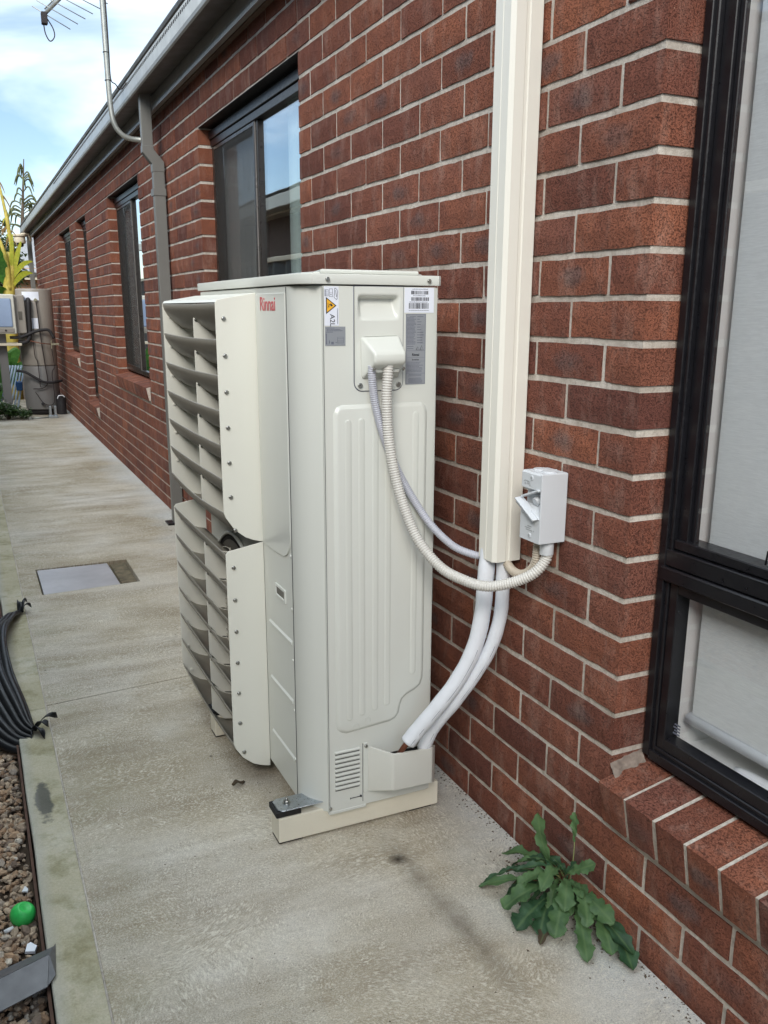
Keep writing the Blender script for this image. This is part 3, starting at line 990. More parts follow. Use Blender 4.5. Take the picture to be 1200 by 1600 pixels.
# tiny etched glazing stamp in the lower corner
for k in range(4):
    MB().box((fx + 0.0212, wy1 - 0.078, 0.470 + k * 0.007), (fx + 0.0216, wy1 - 0.058 - 0.003 * (k % 2), 0.4735 + k * 0.007)).build('glass_stamp', M['ink_s'], win1)
b = MB()   # small black tie clip at the bottom of the upper light
b.tube([(fx + 0.018, -0.252, 0.892), (fx + 0.016, -0.256, 0.918), (fx + 0.016, -0.272, 0.920), (fx + 0.018, -0.276, 0.892)], 0.0022, 6)
b.build('clip', M['black_al'], win1)
# painted reveal, stool and blind inside
b = MB()
b.box((fx + 0.035, wy1 - 0.050, wz0), (0.30, wy1 + 0.002, wz1), 0.002)
b.box((fx + 0.035, wy0, wz0 - 0.03), (0.30, wy1 - 0.051, wz0 + 0.032), 0.004)
b.build('reveal_lining', M['white'], win1)
b = MB()
b.box((0.142, wy0, 0.515), (0.144, -0.078, 2.45)); b.build('roller_blind', M['blind_w'], win1)
b = MB(); b.tube([(0.143, wy0, 0.502), (0.143, -0.070, 0.502)], 0.013, 14); b.build('blind_rail', M['white_g'], win1)
b = MB()
b.tube(spline([(0.165, -0.185, 0.434), (0.168, -0.235, 0.436), (0.172, -0.29, 0.434), (0.172, -0.36, 0.432)], 10), [0.006, 0.009, 0.0105, 0.011, 0.011, 0.011, 0.011, 0.011, 0.011, 0.010], 12)
b.box((0.150, -0.36, 0.424), (0.196, -0.285, 0.446), 0.006, 2)
b.build('window_winder', M['white_g'], win1)
room(wy0, wy1 - 0.03, 0.42, 2.45, win1)

def slider(y0, y1, z0, z1, near_curtain=True, detail=True):
    """bronze sliding window: fly screen on the far half, open glass on the near half"""
    x = 0.072
    b = MB()
    frame_ring(b, x, x + 0.05, y0 + 0.003, y1 - 0.003, z0, z1, 0.030, 0.0015, 0.035, 0.05)
    w_ = b.build('window', M['bronze'], house)
    b = MB()
    b.box((x - 0.008, y0 + 0.004, z1 - 0.085), (x + 0.02, y1 - 0.004, z1 - 0.052), 0.002)
    b.box((x - 0.016, y0 + 0.004, z1 - 0.050), (x + 0.02, y1 - 0.004, z1 - 0.012), 0.002)
    b.build('head_flashing', M['black_al'], w_)
    ym = (y0 + y1) / 2
    b = MB(); b.box((x + 0.004, ym - 0.022, z0 + 0.03), (x + 0.045, ym + 0.010, z1 - 0.085), 0.002); b.build('mullion', M['bronze'], w_)
    b = MB(); b.box((x - 0.002, ym + 0.006, z0 + 0.03), (x + 0.004, ym + 0.022, z1 - 0.085), 0.001); b.build('mullion_cap', M['silver_al'], w_)
    b = MB(); frame_ring(b, x - 0.0035, x + 0.006, ym + 0.010, y1 - 0.034, z0 + 0.036, z1 - 0.087, 0.016, 0.001); b.build('screen_frame', M['bronze'], w_)
    # screen mesh as a real coarse grid would be too fine to see: woven sheet
    t = M['mesh_sheet']
    b = MB(); b.box((x - 0.0005, ym + 0.025, z0 + 0.05), (x + 0.0005, y1 - 0.049, z1 - 0.1)); b.build('flyscreen', t, w_)
    MB().box((x + 0.018, y0 + 0.03, z0 + 0.03), (x + 0.022, ym - 0.015, z1 - 0.08)).build('pane', M['glass_b'], w_)
    MB().box((x + 0.030, ym + 0.005, z0 + 0.03), (x + 0.034, y1 - 0.03, z1 - 0.08)).build('pane', M['glass'], w_)
    def cloth(a, c):
        b = MB()
        n = int((c - a) / 0.012)
        pts = [(0.128 + 0.006 * math.sin(i * 0.85) * (0.7 + 0.3 * math.sin(i * 0.23)), a + (c - a) * i / n) for i in range(n + 1)]
        vs = [(p[0], p[1], z) for z in (z0, z1) for p in pts]
        b.poly(vs, [(i, i + 1, n + 1 + i + 1, n + 1 + i) for i in range(n)])
        o = b.build('curtain', M['curtain'], w_, smooth=True)
    cloth(y0 + 0.005, y0 + 0.62 * (ym - y0) + 0.02)
    cloth(ym + 0.12, y1 - 0.02)
    b = MB(); b.box((x + 0.051, y0, z0 - 0.005), (0.30, y1, z0 + 0.02)); b.build('inner_sill', M['white'], w_)
    room(y0, y1, z0 - 0.01, z1 + 0.01, w_)
    return w_
def mesh_sheet():
    t = NT('flyscreen_weave')
    a = t.n('ShaderNodeBsdfTransparent'); d = t.bsdf(srgb(58, 56, 52), 0.6)
    mx = t.n('ShaderNodeMixShader', {0: 0.38, 1: a.outputs[0], 2: d.outputs[0]})
    t.t.links.new(mx.outputs[0], t.out.inputs[0]); return t.m
M['mesh_sheet'] = mesh_sheet()
M['glass_b'] = glass_material('window_glass_bright', (0.94, 0.98, 0.97, 1), 1.9)
for (y0, y1, bi, ti) in WIN[1:]:
    slider(y0, y1, ZB(bi) - 0.012, ZB(ti) - 0.004)

# ---- eaves: fascia, soffit strip, slotted quad gutter, roof
YA, YB = -2.6, 15.0
b = MB()
b.prism([(-0.022, 2.452), (-0.046, 2.452), (-0.050, 2.440), (-0.062, 2.436), (-0.062, 2.452), (-0.052, 2.474), (-0.048, 2.478), (-0.048, 2.62), (-0.022, 2.62)], 'y', YA, YB)
b.build('fascia', M['fascia'], house)
b = MB(); b.box((-0.021, YA, 2.446), (0.10, YB - 0.3, 2.462)); b.build('soffit', M['soffit'], house)
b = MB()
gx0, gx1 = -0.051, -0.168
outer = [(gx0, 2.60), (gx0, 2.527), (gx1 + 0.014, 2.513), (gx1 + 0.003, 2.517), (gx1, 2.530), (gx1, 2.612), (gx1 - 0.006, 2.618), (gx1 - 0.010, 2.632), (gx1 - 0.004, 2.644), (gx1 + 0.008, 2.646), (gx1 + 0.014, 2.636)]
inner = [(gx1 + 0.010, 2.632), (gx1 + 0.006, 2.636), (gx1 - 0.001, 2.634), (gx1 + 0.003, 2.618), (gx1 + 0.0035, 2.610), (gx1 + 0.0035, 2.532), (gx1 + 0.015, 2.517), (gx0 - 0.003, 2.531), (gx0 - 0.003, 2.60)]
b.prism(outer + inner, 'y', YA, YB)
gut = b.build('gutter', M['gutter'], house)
MB().box((gx1 - 0.0020, YA, 2.528), (gx1 - 0.0002, YB - 0.003, 2.608), 0.0006).build('gutter_face', M['gutter_lit'], gut)  # pale strip added to carry the sky light on the gutter front
MB().prism([(gx1 - 0.0020, 2.5275), (gx1 - 0.0002, 2.5275), (gx1 + 0.0028, 2.5172), (gx1 + 0.010, 2.5128), (gx1 + 0.010, 2.5112), (gx1 + 0.0018, 2.5155)], 'y', YA, YB - 0.003).build('gutter_lip', M['gutter_lit'], gut)
b = MB()      # overflow slots
y = -0.5
k = 0
while y < 9.0:
    for dz in (0.0,):
        b.box((gx1 - 0.0032, y, 2.582), (gx1 - 0.0010, y + 0.016, 2.596))
    y += 0.036
o = b.build('overflow_slots', M['dark'], gut); tag(o, kind='stuff')
b = MB()      # joint sleeve with a wire tie
b.box((gx1 - 0.003, 2.12, 2.520), (gx1 + 0.001, 2.14, 2.612), 0.001)
b.tube(spline([(gx1 - 0.010, 2.205, 2.655), (gx1 - 0.014, 2.19, 2.630), (gx1 - 0.004, 2.17, 2.60), (gx1 - 0.003, 2.15, 2.55), (gx1 + 0.02, 2.10, 2.512), (gx1 + 0.07, 2.04, 2.518)], 20), 0.0013, 6)
b.build('wire_tie', M['cable'], gut)
b = MB(); b.box((gx1 - 0.003, 9.55, 2.515), (gx1 + 0.004, 9.59, 2.644), 0.001); b.build('gutter_joiner', M['gutter_lit'], gut)
MB().box((gx1, YB - 0.002, 2.516), (gx0, YB + 0.002, 2.62)).build('stop_end', M['gutter_lit'], gut)
b = MB()
b.prism([(-0.115, 2.632), (3.2, 4.05), (3.2, 4.09), (-0.125, 2.660)], 'y', YA, YB + 0.1)
roof = b.build('roof', M['roof'], house)
b = MB()      # tile noses along the eave
y = YA
while y < YB:
    b.box((-0.135, y + 0.002, 2.650), (0.05, y + 0.296, 2.672), 0.006, 1, rot=Matrix.Rotation(R(-22), 3, 'Y'), piv=(-0.13, y, 2.655))
    y += 0.30
tl = b.build('eave_tiles', M['roof'], roof); tag(tl, kind='stuff')
MB().box((0.2, -2.6, 0), (0.22, YEND, 2.44)).build('inner_leaf', M['dark'], house) if False else None
MB().box((0.105, YEND - 0.11, -0.1), (4.0, YEND, 2.46)).build('end_wall', M['mortar'], house)

# downpipe by the second window, with swan-neck, plus the one at the far corner
def downpipe(y0, y1, xa, xb, xo0, xo1, par):
    b = MB()
    b.box((xa, y0, 0.012), (xb, y1, 2.120), 0.004, 2)
    d = b.build('downpipe', M['downpipe'], par)
    b = MB()
    # upper leg from the gutter
    b.box((xo0, y0 + 0.001, 2.238), (xo1, y1 - 0.001, 2.524), 0.004, 2)
    b.build('gutter_outlet', M['downpipe'], d)
    b = MB()
    b.prism([(xo0 - 0.002, 2.250), (xo1 + 0.002, 2.250), (xo1 + 0.003, 2.228), (xb + 0.002, 2.165), (xb + 0.002, 2.110), (xa - 0.003, 2.110), (xa - 0.003, 2.152), (xo0 - 0.002, 2.212)], 'y', y0 - 0.002, y1 + 0.002, 0.003, 1)
    b.build('offset_elbow', M['downpipe'], d)
    b = MB(); b.box((xa - 0.004, y0 - 0.004, 1.98), (xb + 0.004, y1 + 0.03, 2.02), 0.001); b.build('pipe_clip', M['downpipe'], d)
    b = MB(); b.prism([(-0.115, y0 - 0.03), (-0.002, y0 - 0.03), (-0.002, y1 + 0.02), (-0.115, y1 + 0.02)], 'z', 0.0, 0.014, 0.003); b.build('drain_collar', M['black_al'], d)
    return d
downpipe(4.215, 4.265, -0.076, -0.010, -0.128, -0.066, house)
dp2 = MB().box((-0.10, YEND + 0.02, 0.0), (-0.03, YEND + 0.08, 2.52), 0.004).build('downpipe', M['downpipe'], house)
b = MB()
b.box((-0.085, 10.9, 0.0), (-0.03, 10.9, 0.0)) if False else None
b.bm.free()

# ================================================================== AIR CONDITIONER
ac = empty('outdoor_unit', (-0.31, 1.0, 0.0), 'large cream air conditioner outdoor unit with slatted air guards standing beside the brick wall', 'air conditioner')
XF, XB, YN, YF, ZL, ZT = -0.485, -0.137, 0.56, 1.504, 0.068, 1.388
plan = [(XF, 0.662), (-0.4835, 0.640), (-0.474, 0.612), (-0.4585, 0.588), (-0.440, 0.570), (-0.431, 0.5605), (-0.428, 0.5600),
        (-0.152, 0.560), (-0.142, 0.563), (-0.138, 0.572), (-0.138, YF - 0.015), (-0.15, YF), (XF + 0.015, YF), (XF, YF - 0.015)]
b = MB()
b.prism(plan, 'z', ZL, ZT, 0.002, 1)
HX0, HX1, HZ0, HZ1 = -0.3505, -0.2435, 1.3110, 1.3700
fmax = max((f for f in b.bm.faces if f.normal.y < -0.99 or abs(f.normal.y) > 0.99 and f.calc_center_median().y < YN + 0.01), key=lambda f: f.calc_area())
loop = sorted((v for v in fmax.verts), key=lambda v: math.atan2(v.co.z - 0.7, v.co.x + 0.29))
xs = sorted(v.co.x for v in loop); zs_ = sorted(v.co.z for v in loop)
O_ = [min(loop, key=lambda v: abs(v.co.x - X_) + abs(v.co.z - Z_)) for X_, Z_ in ((xs[0], zs_[0]), (xs[-1], zs_[0]), (xs[-1], zs_[-1]), (xs[0], zs_[-1]))]
I_ = [b.bm.verts.new((X_, YN, Z_)) for X_, Z_ in ((HX0, HZ0), (HX1, HZ0), (HX1, HZ1), (HX0, HZ1))]
J_ = [b.bm.verts.new((v.co.x, YN + 0.03, v.co.z)) for v in I_]
bmesh.ops.delete(b.bm, geom=[fmax], context='FACES_ONLY')
for q in range(4):
    b.bm.faces.new((O_[q], O_[(q + 1) % 4], I_[(q + 1) % 4], I_[q])); b.bm.faces.new((I_[q], I_[(q + 1) % 4], J_[(q + 1) % 4], J_[q]))
b.bm.faces.new(J_)
body = b.build('cabinet', M['cream'], ac, autosmooth=38)
# side panel detail, all 1-6 mm proud of / sunk in the near side
YS = YN
def seam(name, a, c, par=body, mat=None):
    return MB().box(a, c).build(name, mat or M['ink'], par)
seam('panel_seam', (-0.4345, YS - 0.0006, ZL + 0.004), (-0.4325, YS + 0.002, ZT - 0.002))
b = MB(); b.box((-0.4355, YS - 0.003, 0.064), (-0.4345, YS + 0.01, ZT - 0.002)); b.build('corner_post_edge', M['cream'], body)
# front seam between fan panel and corner post
seam('front_seam', (XF - 0.0008, 0.660, ZL + 0.004), (XF + 0.002, 0.6625, ZT - 0.002))
for z in (1.31, 1.17, 1.03, 0.88, 0.74, 0.60, 0.46, 0.32, 0.18):
    MB().cyl((XF - 0.0025, 0.672, z), (XF + 0.001, 0.672, z), 0.0042, 10).build('rivet', M['cream'], body)
# top cover with lip
b = MB()
pc = [(XF - 0.004, 0.607), (-0.460, 0.556), (-0.142, 0.556), (-0.134, 0.562), (-0.134, YF + 0.004), (XF - 0.004, YF + 0.004)]
b.prism(pc, 'z', 1.391, 1.414, 0.003, 2)
cover = b.build('top_cover', M['cream'], ac, autosmooth=35)
b = MB()
pr_ = [(XF + 0.03, 0.645), (-0.445, 0.585), (-0.185, 0.585), (-0.165, 0.60), (-0.160, 1.46), (XF + 0.03, 1.46)]
b.prism(pr_, 'z', 1.413, 1.4185, 0.004, 2)
b.build('raised_top_panel', M['cream'], cover)
b = MB(); b.prism([(-0.435, 0.568), (-0.19, 0.568), (-0.175, 0.60), (-0.175, 0.68), (-0.41, 0.68)], 'z', 1.4145, 1.424, 0.005, 2); b.build('top_ridge', M['cream'], cover)
for x, z in ((-0.424, 1.402), (-0.169, 1.402)):
    b = MB(); b.cyl((x, 0.5505, z), (x, 0.556, z), 0.0048, 16, 0.001); b.box((x - 0.0033, 0.5500, z - 0.0006), (x + 0.0033, 0.5512, z + 0.0006)); b.build('screw', M['screw'], cover)
def screw(x, z, r=0.0052, y=None, par=body):
    y = YS if y is None else y
    b = MB(); b.cyl((x, y - 0.004, z), (x, y, z), r, 16, 0.001)
    b.box((x - r * .65, y - 0.0046, z - 0.0006), (x + r * .65, y - 0.0036, z + 0.0006)); b.box((x - 0.0006, y - 0.0046, z - r * .65), (x + 0.0006, y - 0.0036, z + r * .65))
    return b.build('screw', M['screw'], par)
screw(-0.4315, 0.081, 0.0045)

# service cover: raised plate with rounded lower corners
def rrect(x0, x1, z0, z1, r, cor=(1, 1, 1, 1), n=6):
    P = []
    C_ = [(x0 + r, z0 + r, 180, cor[0]), (x1 - r, z0 + r, 270, cor[1]), (x1 - r, z1 - r, 0, cor[2]), (x0 + r, z1 - r, 90, cor[3])]
    K = [(x0, z0), (x1, z0), (x1, z1), (x0, z1)]
    for (cx, cz, a0, on), k in zip(C_, K):
        if on:
            P += [(cx + r * math.cos(R(a0 + 90 * i / n)), cz + r * math.sin(R(a0 + 90 * i / n))) for i in range(n + 1)]
        else: P.append(k)
    return P
sv = rrect(-0.3585, -0.2335, 1.152, 1.388, 0.020, (1, 1, 0, 0))
b = MB(); b.tube([(x, YS - 0.0006, z) for x, z in sv] + [(sv[0][0], YS - 0.0006, sv[0][1])], 0.0011, 5, caps=False); b.build('cover_gap', M['ink_s'], body)
# plate with a moulded finger recess
px0, px1, pz0, pz1 = -0.3572, -0.2348, 1.1533, 1.3872
hx0, hx1, hz0, hz1 = -0.349, -0.245, 1.315, 1.368
b = MB()
def plate(u, v):
    x = px0 + (px1 - px0) * u; z = pz0 + (pz1 - pz0) * v
    # finger recess: steep top edge, ramp back out to the bottom
    fx_ = min((x - hx0) / 0.010, (hx1 - x) / 0.010)
    fx_ = max(0, min(1, fx_))
    t = (z - hz0) / (hz1 - hz0)
    d = 0
    if 0 < t < 1:
        d = min(1, (1 - t) / 0.14) * min(1, t / 0.82 + 0.05)
    d *= fx_
    # rounded bottom corners of the plate
    for cx, sx in ((px0, 1), (px1, -1)):
        dx = (x - cx) * sx; dz = z - pz0
        if dx < 0.019 and dz < 0.019:
            e = Vector((0.019 - dx, 0.019 - dz))
            if e.length > 0.019:
                e = e.normalized() * 0.019
                x = cx + sx * (0.019 - e.x); z = pz0 + 0.019 - e.y
    return (x, YS - 0.0030 + 0.022 * (d ** 1.0), z)
b.grid(plate, 46, 70)
cvr = b.build('service_cover', M['cream'], body, smooth=True)
# sunk wedge behind the recess needs the cabinet cut away: dark-free lining is the plate itself
for x in (-0.345, -0.2465):
    screw(x, 1.1655, 0.0060, YS - 0.003)
# cable hood
b = MB()
hood = [((-0.346, YS - 0.002, 1.274), (-0.243, YS - 0.002, 1.276)),
        ((-0.340, YS - 0.008, 1.277), (-0.249, YS - 0.008, 1.279)),
        ((-0.333, YS - 0.057, 1.243), (-0.254, YS - 0.057, 1.245)),
        ((-0.3325, YS - 0.060, 1.236), (-0.2535, YS - 0.060, 1.238)),
        ((-0.332, YS - 0.060, 1.220), (-0.2525, YS - 0.060, 1.222)),
        ((-0.333, YS - 0.055, 1.214), (-0.2535, YS - 0.055, 1.216)),
        ((-0.335, YS - 0.028, 1.200), (-0.2515, YS - 0.028, 1.202)),
        ((-0.342, YS - 0.002, 1.178), (-0.244, YS - 0.002, 1.180))]
prof = [h[0] for h in hood]; prof2 = [h[1] for h in hood]
vs = list(prof) + list(prof2); n = len(prof)
fs = [(i, i + 1, n + i + 1, n + i) for i in range(n - 1)] + [tuple(range(n)), tuple(range(n, 2 * n))[::-1]] + [(0, n, 2 * n - 1, n - 1)]
b.poly(vs, fs)
bmesh.ops.recalc_face_normals(b.bm, faces=b.bm.faces[:])
bmesh.ops.bevel(b.bm, geom=[e for e in b.bm.edges if e.calc_face_angle(0) > 0.5], offset=0.006, segments=3, profile=0.6, affect='EDGES')
hd = b.build('cable_hood', M['cream'], body, autosmooth=60)
b = MB(); b.box((-0.327, YS - 0.0350, 1.196), (-0.259, YS - 0.026, 1.2035), 0.001); b.build('cable_clamp', M['cream'], hd)
for x in (-0.331, -0.2575):
    b = MB(); b.cyl((x + 0.002, YS - 0.046, 1.2025), (x + 0.002, YS - 0.052, 1.2065), 0.0035, 12); b.build('screw', M['screw'], hd)

# pressed panel with ribs
pan = [(-0.401, 0.2915), (-0.385, 0.2845), (-0.262, 0.2945), (-0.247, 0.300), (-0.236, 0.314), (-0.232, 0.335), (-0.226, 0.352), (-0.213, 0.362), (-0.190, 0.371), (-0.174, 0.383), (-0.167, 0.402), (-0.166, 0.430), (-0.166, 1.095), (-0.171, 1.112), (-0.184, 1.122), (-0.390, 1.122), (-0.404, 1.117), (-0.412, 1.100), (-0.413, 0.315), (-0.410, 0.300)]
def panel_field():
    cen = Vector((-0.29, 0.72))
    t = bmesh.new()
    rings = []
    for ins, y in ((0.0, YS + 0.0004), (0.002, YS - 0.0016), (0.0085, YS - 0.0062), (0.0115, YS - 0.0066)):
        ring = []
        n = len(pan)
        for i, p in enumerate(pan):
            a = Vector(pan[i - 1]); c = Vector(pan[(i + 1) % n]); p_ = Vector(p)
            d1 = (p_ - a).normalized(); d2 = (c - p_).normalized()
            nn = Vector((-(d1.y + d2.y), d1.x + d2.x)).normalized()
            q = p_ + nn * ins
            ring.append(t.verts.new((q.x, y, q.y)))
        rings.append(ring)
    for r0, r1 in zip(rings, rings[1:]):
        for i in range(len(r0)):
            f = t.faces.new((r0[i], r0[(i + 1) % len(r0)], r1[(i + 1) % len(r0)], r1[i])); f.smooth = True
    t.faces.new(rings[-1])
    return t
b = MB(); b.add(panel_field()); pnl = b.build('pressed_panel', M['cream'], body, autosmooth=50)
YP = YS - 0.0066
for x, z0, z1 in ((-0.377, 0.322, 1.088), (-0.343, 0.330, 1.090), (-0.307, 0.338, 1.094), (-0.273, 0.345, 1.098), (-0.2, 0.42, 1.100)):
    b = MB()
    def rib(u, v, x=x, z0=z0, z1=z1):
        w_ = 0.0085
        t_ = (v * 2 - 1)
        zz = z0 + (z1 - z0) * v
        e = min((zz - z0), (z1 - zz))
        k = math.sqrt(max(0, 1 - (1 - min(1, e / w_)) ** 2))
        xx = x + (u * 2 - 1) * w_ * (k if k > 0 else 0.001)
        return (xx, YP - 0.0012 * (1 - abs(u * 2 - 1) ** 6) * min(1, k * 1.2) - 0.0001, zz)
    vs = []
    nv = 24
    zs = [0, 0.001, 0.0025, 0.005, 0.008, 0.012] + [0.012 + (0.976) * q / 4 for q in range(1, 4)] + [0.988, 0.992, 0.995, 0.9975, 0.999, 1.0]
    g = [[b.bm.verts.new(rib(i / 6, v)) for v in zs] for i in range(7)]
    for i in range(6):
        for j in range(len(zs) - 1):
            try:
                f = b.bm.faces.new((g[i][j], g[i + 1][j], g[i + 1][j + 1], g[i][j + 1])); f.smooth = True
            except ValueError: pass
    b.build('rib', M['cream'], pnl)
for x, z in ((-0.360, 0.300), (-0.328, 0.312)):
    b = MB()
    ring = [(x + 0.0085 * math.cos(a), YP - 0.0004, z + 0.0105 * math.sin(a)) for a in [2 * math.pi * k / 24 for k in range(25)]]
    b.tube(ring, 0.0006, 5, caps=False); b.build('knockout', M['cream'], pnl)

# slotted drain door with louvres
for k in range(9):
    z = 0.236 - 0.0128 * k
    b = MB()
    b.prism([(YS + 0.0005, z + 0.0040), (YS - 0.0046, z + 0.0012), (YS - 0.0046, z - 0.0008), (YS + 0.0005, z - 0.0052)], 'x', -0.4175, -0.3475, 0.0008, 1)
    b.build('louvre', M['cream'], body)
    seam('louvre_slot', (-0.4165, YS - 0.0007, z - 0.0074), (-0.3485, YS + 0.001, z - 0.0056))
seam('door_seam', (-0.3400, YS - 0.0006, ZL + 0.012), (-0.3387, YS + 0.001, 0.247))
b = MB(); b.box((-0.338, YS - 0.0026, 0.105), (-0.325, YS + 0.001, 0.248), 0.001); b.build('door_strip', M['cream'], body)
screw(-0.3315, 0.240, 0.0045, YS - 0.0026)
b = MB(); b.box((-0.375, YS - 0.0012, 0.0955), (-0.347, YS + 0.001, 0.0970)); b.box((-0.3755, YS - 0.0012, 0.0935), (-0.3742, YS + 0.001, 0.0985)); b.build('door_slot', M['ink'], body)
MB().cyl((-0.3455, YS - 0.003, 0.0975), (-0.3455, YS + 0.001, 0.0975), 0.0028, 12).build('door_pin', M['ink'], body)
# underside skirt of the side panel
b = MB(); b.box((-0.4335, YS - 0.001, 0.0615), (-0.33, YS + 0.012, 0.0700), 0.001); b.build('side_skirt', M['cream'], body)

# pipe cover pocket
b = MB()
op = [(-0.325, 0.5585), (-0.283, 0.503), (-0.277, 0.500), (-0.172, 0.500), (-0.164, 0.503), (-0.142, 0.530), (-0.139, 0.5585)]
ztop = [0.236, 0.231, 0.230, 0.224, 0.225, 0.214, 0.200]
zbot = [0.106, 0.128, 0.126, 0.124, 0.122, 0.104, 0.094]
th = 0.004
inn = [(-0.317, 0.5585), (-0.279, 0.5120), (-0.274, 0.5080), (-0.173, 0.5080), (-0.169, 0.510), (-0.1495, 0.534), (-0.1465, 0.5585)]
n = len(op)
vs = [(x, y, z) for (x, y), z in zip(op, ztop)] + [(x, y, z) for (x, y), z in zip(op, zbot)] + [(x, y, z) for (x, y), z in zip(inn, ztop)] + [(x, y, z + 0.006) for (x, y), z in zip(inn, zbot)]
fs = []
for i in range(n - 1):
    fs += [(i, i + 1, n + i + 1, n + i), (2 * n + i, 3 * n + i, 3 * n + i + 1, 2 * n + i + 1), (i, 2 * n + i, 2 * n + i + 1, i + 1)]
fs += [tuple(range(n, 2 * n)), tuple(range(3 * n, 4 * n))]
b.poly(vs, fs)
bmesh.ops.recalc_face_normals(b.bm, faces=b.bm.faces[:])
bmesh.ops.bevel(b.bm, geom=[e for e in b.bm.edges if len(e.link_faces) == 2 and e.calc_face_angle(0) > 0.45], offset=0.0022, segments=2, profile=0.6, affect='EDGES')
tray = b.build('pipe_cover', M['tray'], body, autosmooth=30)
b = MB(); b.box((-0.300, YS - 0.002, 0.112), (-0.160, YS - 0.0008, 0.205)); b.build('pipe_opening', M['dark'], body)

# printed labels
def lab(name, x0, x1, z0, z1, mat, y=YS - 0.0009):
    return MB().box((x0, y, z0), (x1, YS + 0.0005, z1)).build(name, mat, body)
ya = YS - 0.0012
YR = YS - 0.0013
# 1: flammable refrigerant label
l1 = lab('warning_label', -0.4300, -0.3955, 1.301, 1.3865, M['label_w'])
b = MB()
def yq(b, x0, x1, z0, z1, y=ya, y2=YS - 0.0005): b.box((x0, y, z0), (x1, y2, z1))
def tri(pts, y, mat, nm, par): 
    b = MB(); b.prism(pts, 'y', y, YS - 0.0005); return b.build(nm, mat, par)
tri([(-0.4262, 1.3635), (-0.4262, 1.3265), (-0.4010, 1.3450)], ya, M['ink'], 'triangle_border', l1)
tri([(-0.4240, 1.3595), (-0.4240, 1.3305), (-0.4045, 1.3450)], YS - 0.0015, M['yellow'], 'triangle_field', l1)
fl = [(-0.4195, 1.3452), (-0.4180, 1.3485), (-0.4140, 1.3495), (-0.4120, 1.3475), (-0.4100, 1.3452), (-0.4125, 1.3430), (-0.4150, 1.3440), (-0.4165, 1.3455), (-0.4150, 1.3465), (-0.4175, 1.3472), (-0.4190, 1.3435), (-0.4175, 1.3408), (-0.4205, 1.3425)]
tri(fl, YS - 0.0018, M['ink'], 'flame_mark', l1)
b = MB(); yq(b, -0.4218, -0.4210, 1.339, 1.351, YS - 0.0018); b.build('flame_base', M['ink'], l1)
text_obj('label_text', 'A2L', 0.0165, (-0.4165, YS - 0.0010, 1.3265), (0, 0, -1), (1, 0, 0), M['ink'], l1, 0.0004)
b = MB()
for (x0, x1, z0, z1) in ((-0.4290, -0.4200, 1.3655, 1.3795), (-0.4180, -0.4095, 1.3640, 1.3815)):
    for a in ((x0, x1, z1 - 0.0008, z1), (x0, x1, z0, z0 + 0.0008), (x0, x0 + 0.0008, z0, z1), (x1 - 0.0008, x1, z0, z1)): yq(b, *a)
yq(b, -0.4268, -0.4255, 1.3655, 1.3795); yq(b, -0.4175, -0.4100, 1.3722, 1.3728); yq(b, -0.4155, -0.4125, 1.3678, 1.3695)
for k in range(3): yq(b, -0.4286, -0.4205, 1.3685 + 0.003 * k, 1.3689 + 0.003 * k)
b.build('pictogram', M['ink_s'], l1)
b = MB()
bk = [(-0.4050, 1.3825), (-0.4035, 1.3830), (-0.3995, 1.3800), (-0.3978, 1.3760), (-0.3985, 1.3700), (-0.3990, 1.3600), (-0.4003, 1.3580), (-0.4060, 1.3620), (-0.4068, 1.3640), (-0.4050, 1.3720), (-0.4050, 1.3825)]
b.tube([(x, ya, z) for x, z in bk], 0.00045, 4, caps=False); b.tube([(-0.4025, ya, 1.3785), (-0.4015, ya, 1.3700), (-0.4005, ya, 1.3640)], 0.0005, 4)
b.build('pictogram', M['ink'], l1)
b = MB(); yq(b, -0.3992, -0.3985, 1.304, 1.340); yq(b, -0.3982, -0.3978, 1.306, 1.336); b.build('small_print', M['ink_s'], l1)
# 2: silver label
l2 = lab('wiring_label', -0.4290, -0.3795, 1.2565, 1.2990, M['label_s'])
b = MB(); rr = random.Random(3)
for k, (a, c) in enumerate(((-0.4275, -0.4060), (-0.4250, -0.3920), (-0.4250, -0.3870), (-0.4270, -0.4100))):
    x = a
    while x < c:
        w_ = rr.uniform(0.0015, 0.004); yq(b, x, min(c, x + w_), 1.2965 - 0.0030 * k - 0.0013, 1.2965 - 0.0030 * k); x += w_ + 0.0007
for z in (1.2755, 1.2725, 1.2675, 1.2645, 1.2620): yq(b, -0.3990, -0.3850, z, z + 0.0004)
yq(b, -0.3992, -0.3986, 1.2620, 1.2755); yq(b, -0.3850, -0.3845, 1.2620, 1.2755)
yq(b, -0.4273, -0.4250, 1.2600, 1.2840); yq(b, -0.4145, -0.4085, 1.2600, 1.2655); yq(b, -0.4040, -0.4005, 1.2633, 1.2645)
b.prism([(-0.4195, 1.2610), (-0.4175, 1.2625), (-0.4180, 1.2665), (-0.4192, 1.2705), (-0.4200, 1.2650)], 'y', ya, YS - 0.0005)
b.build('small_print', M['ink_s'], l2)
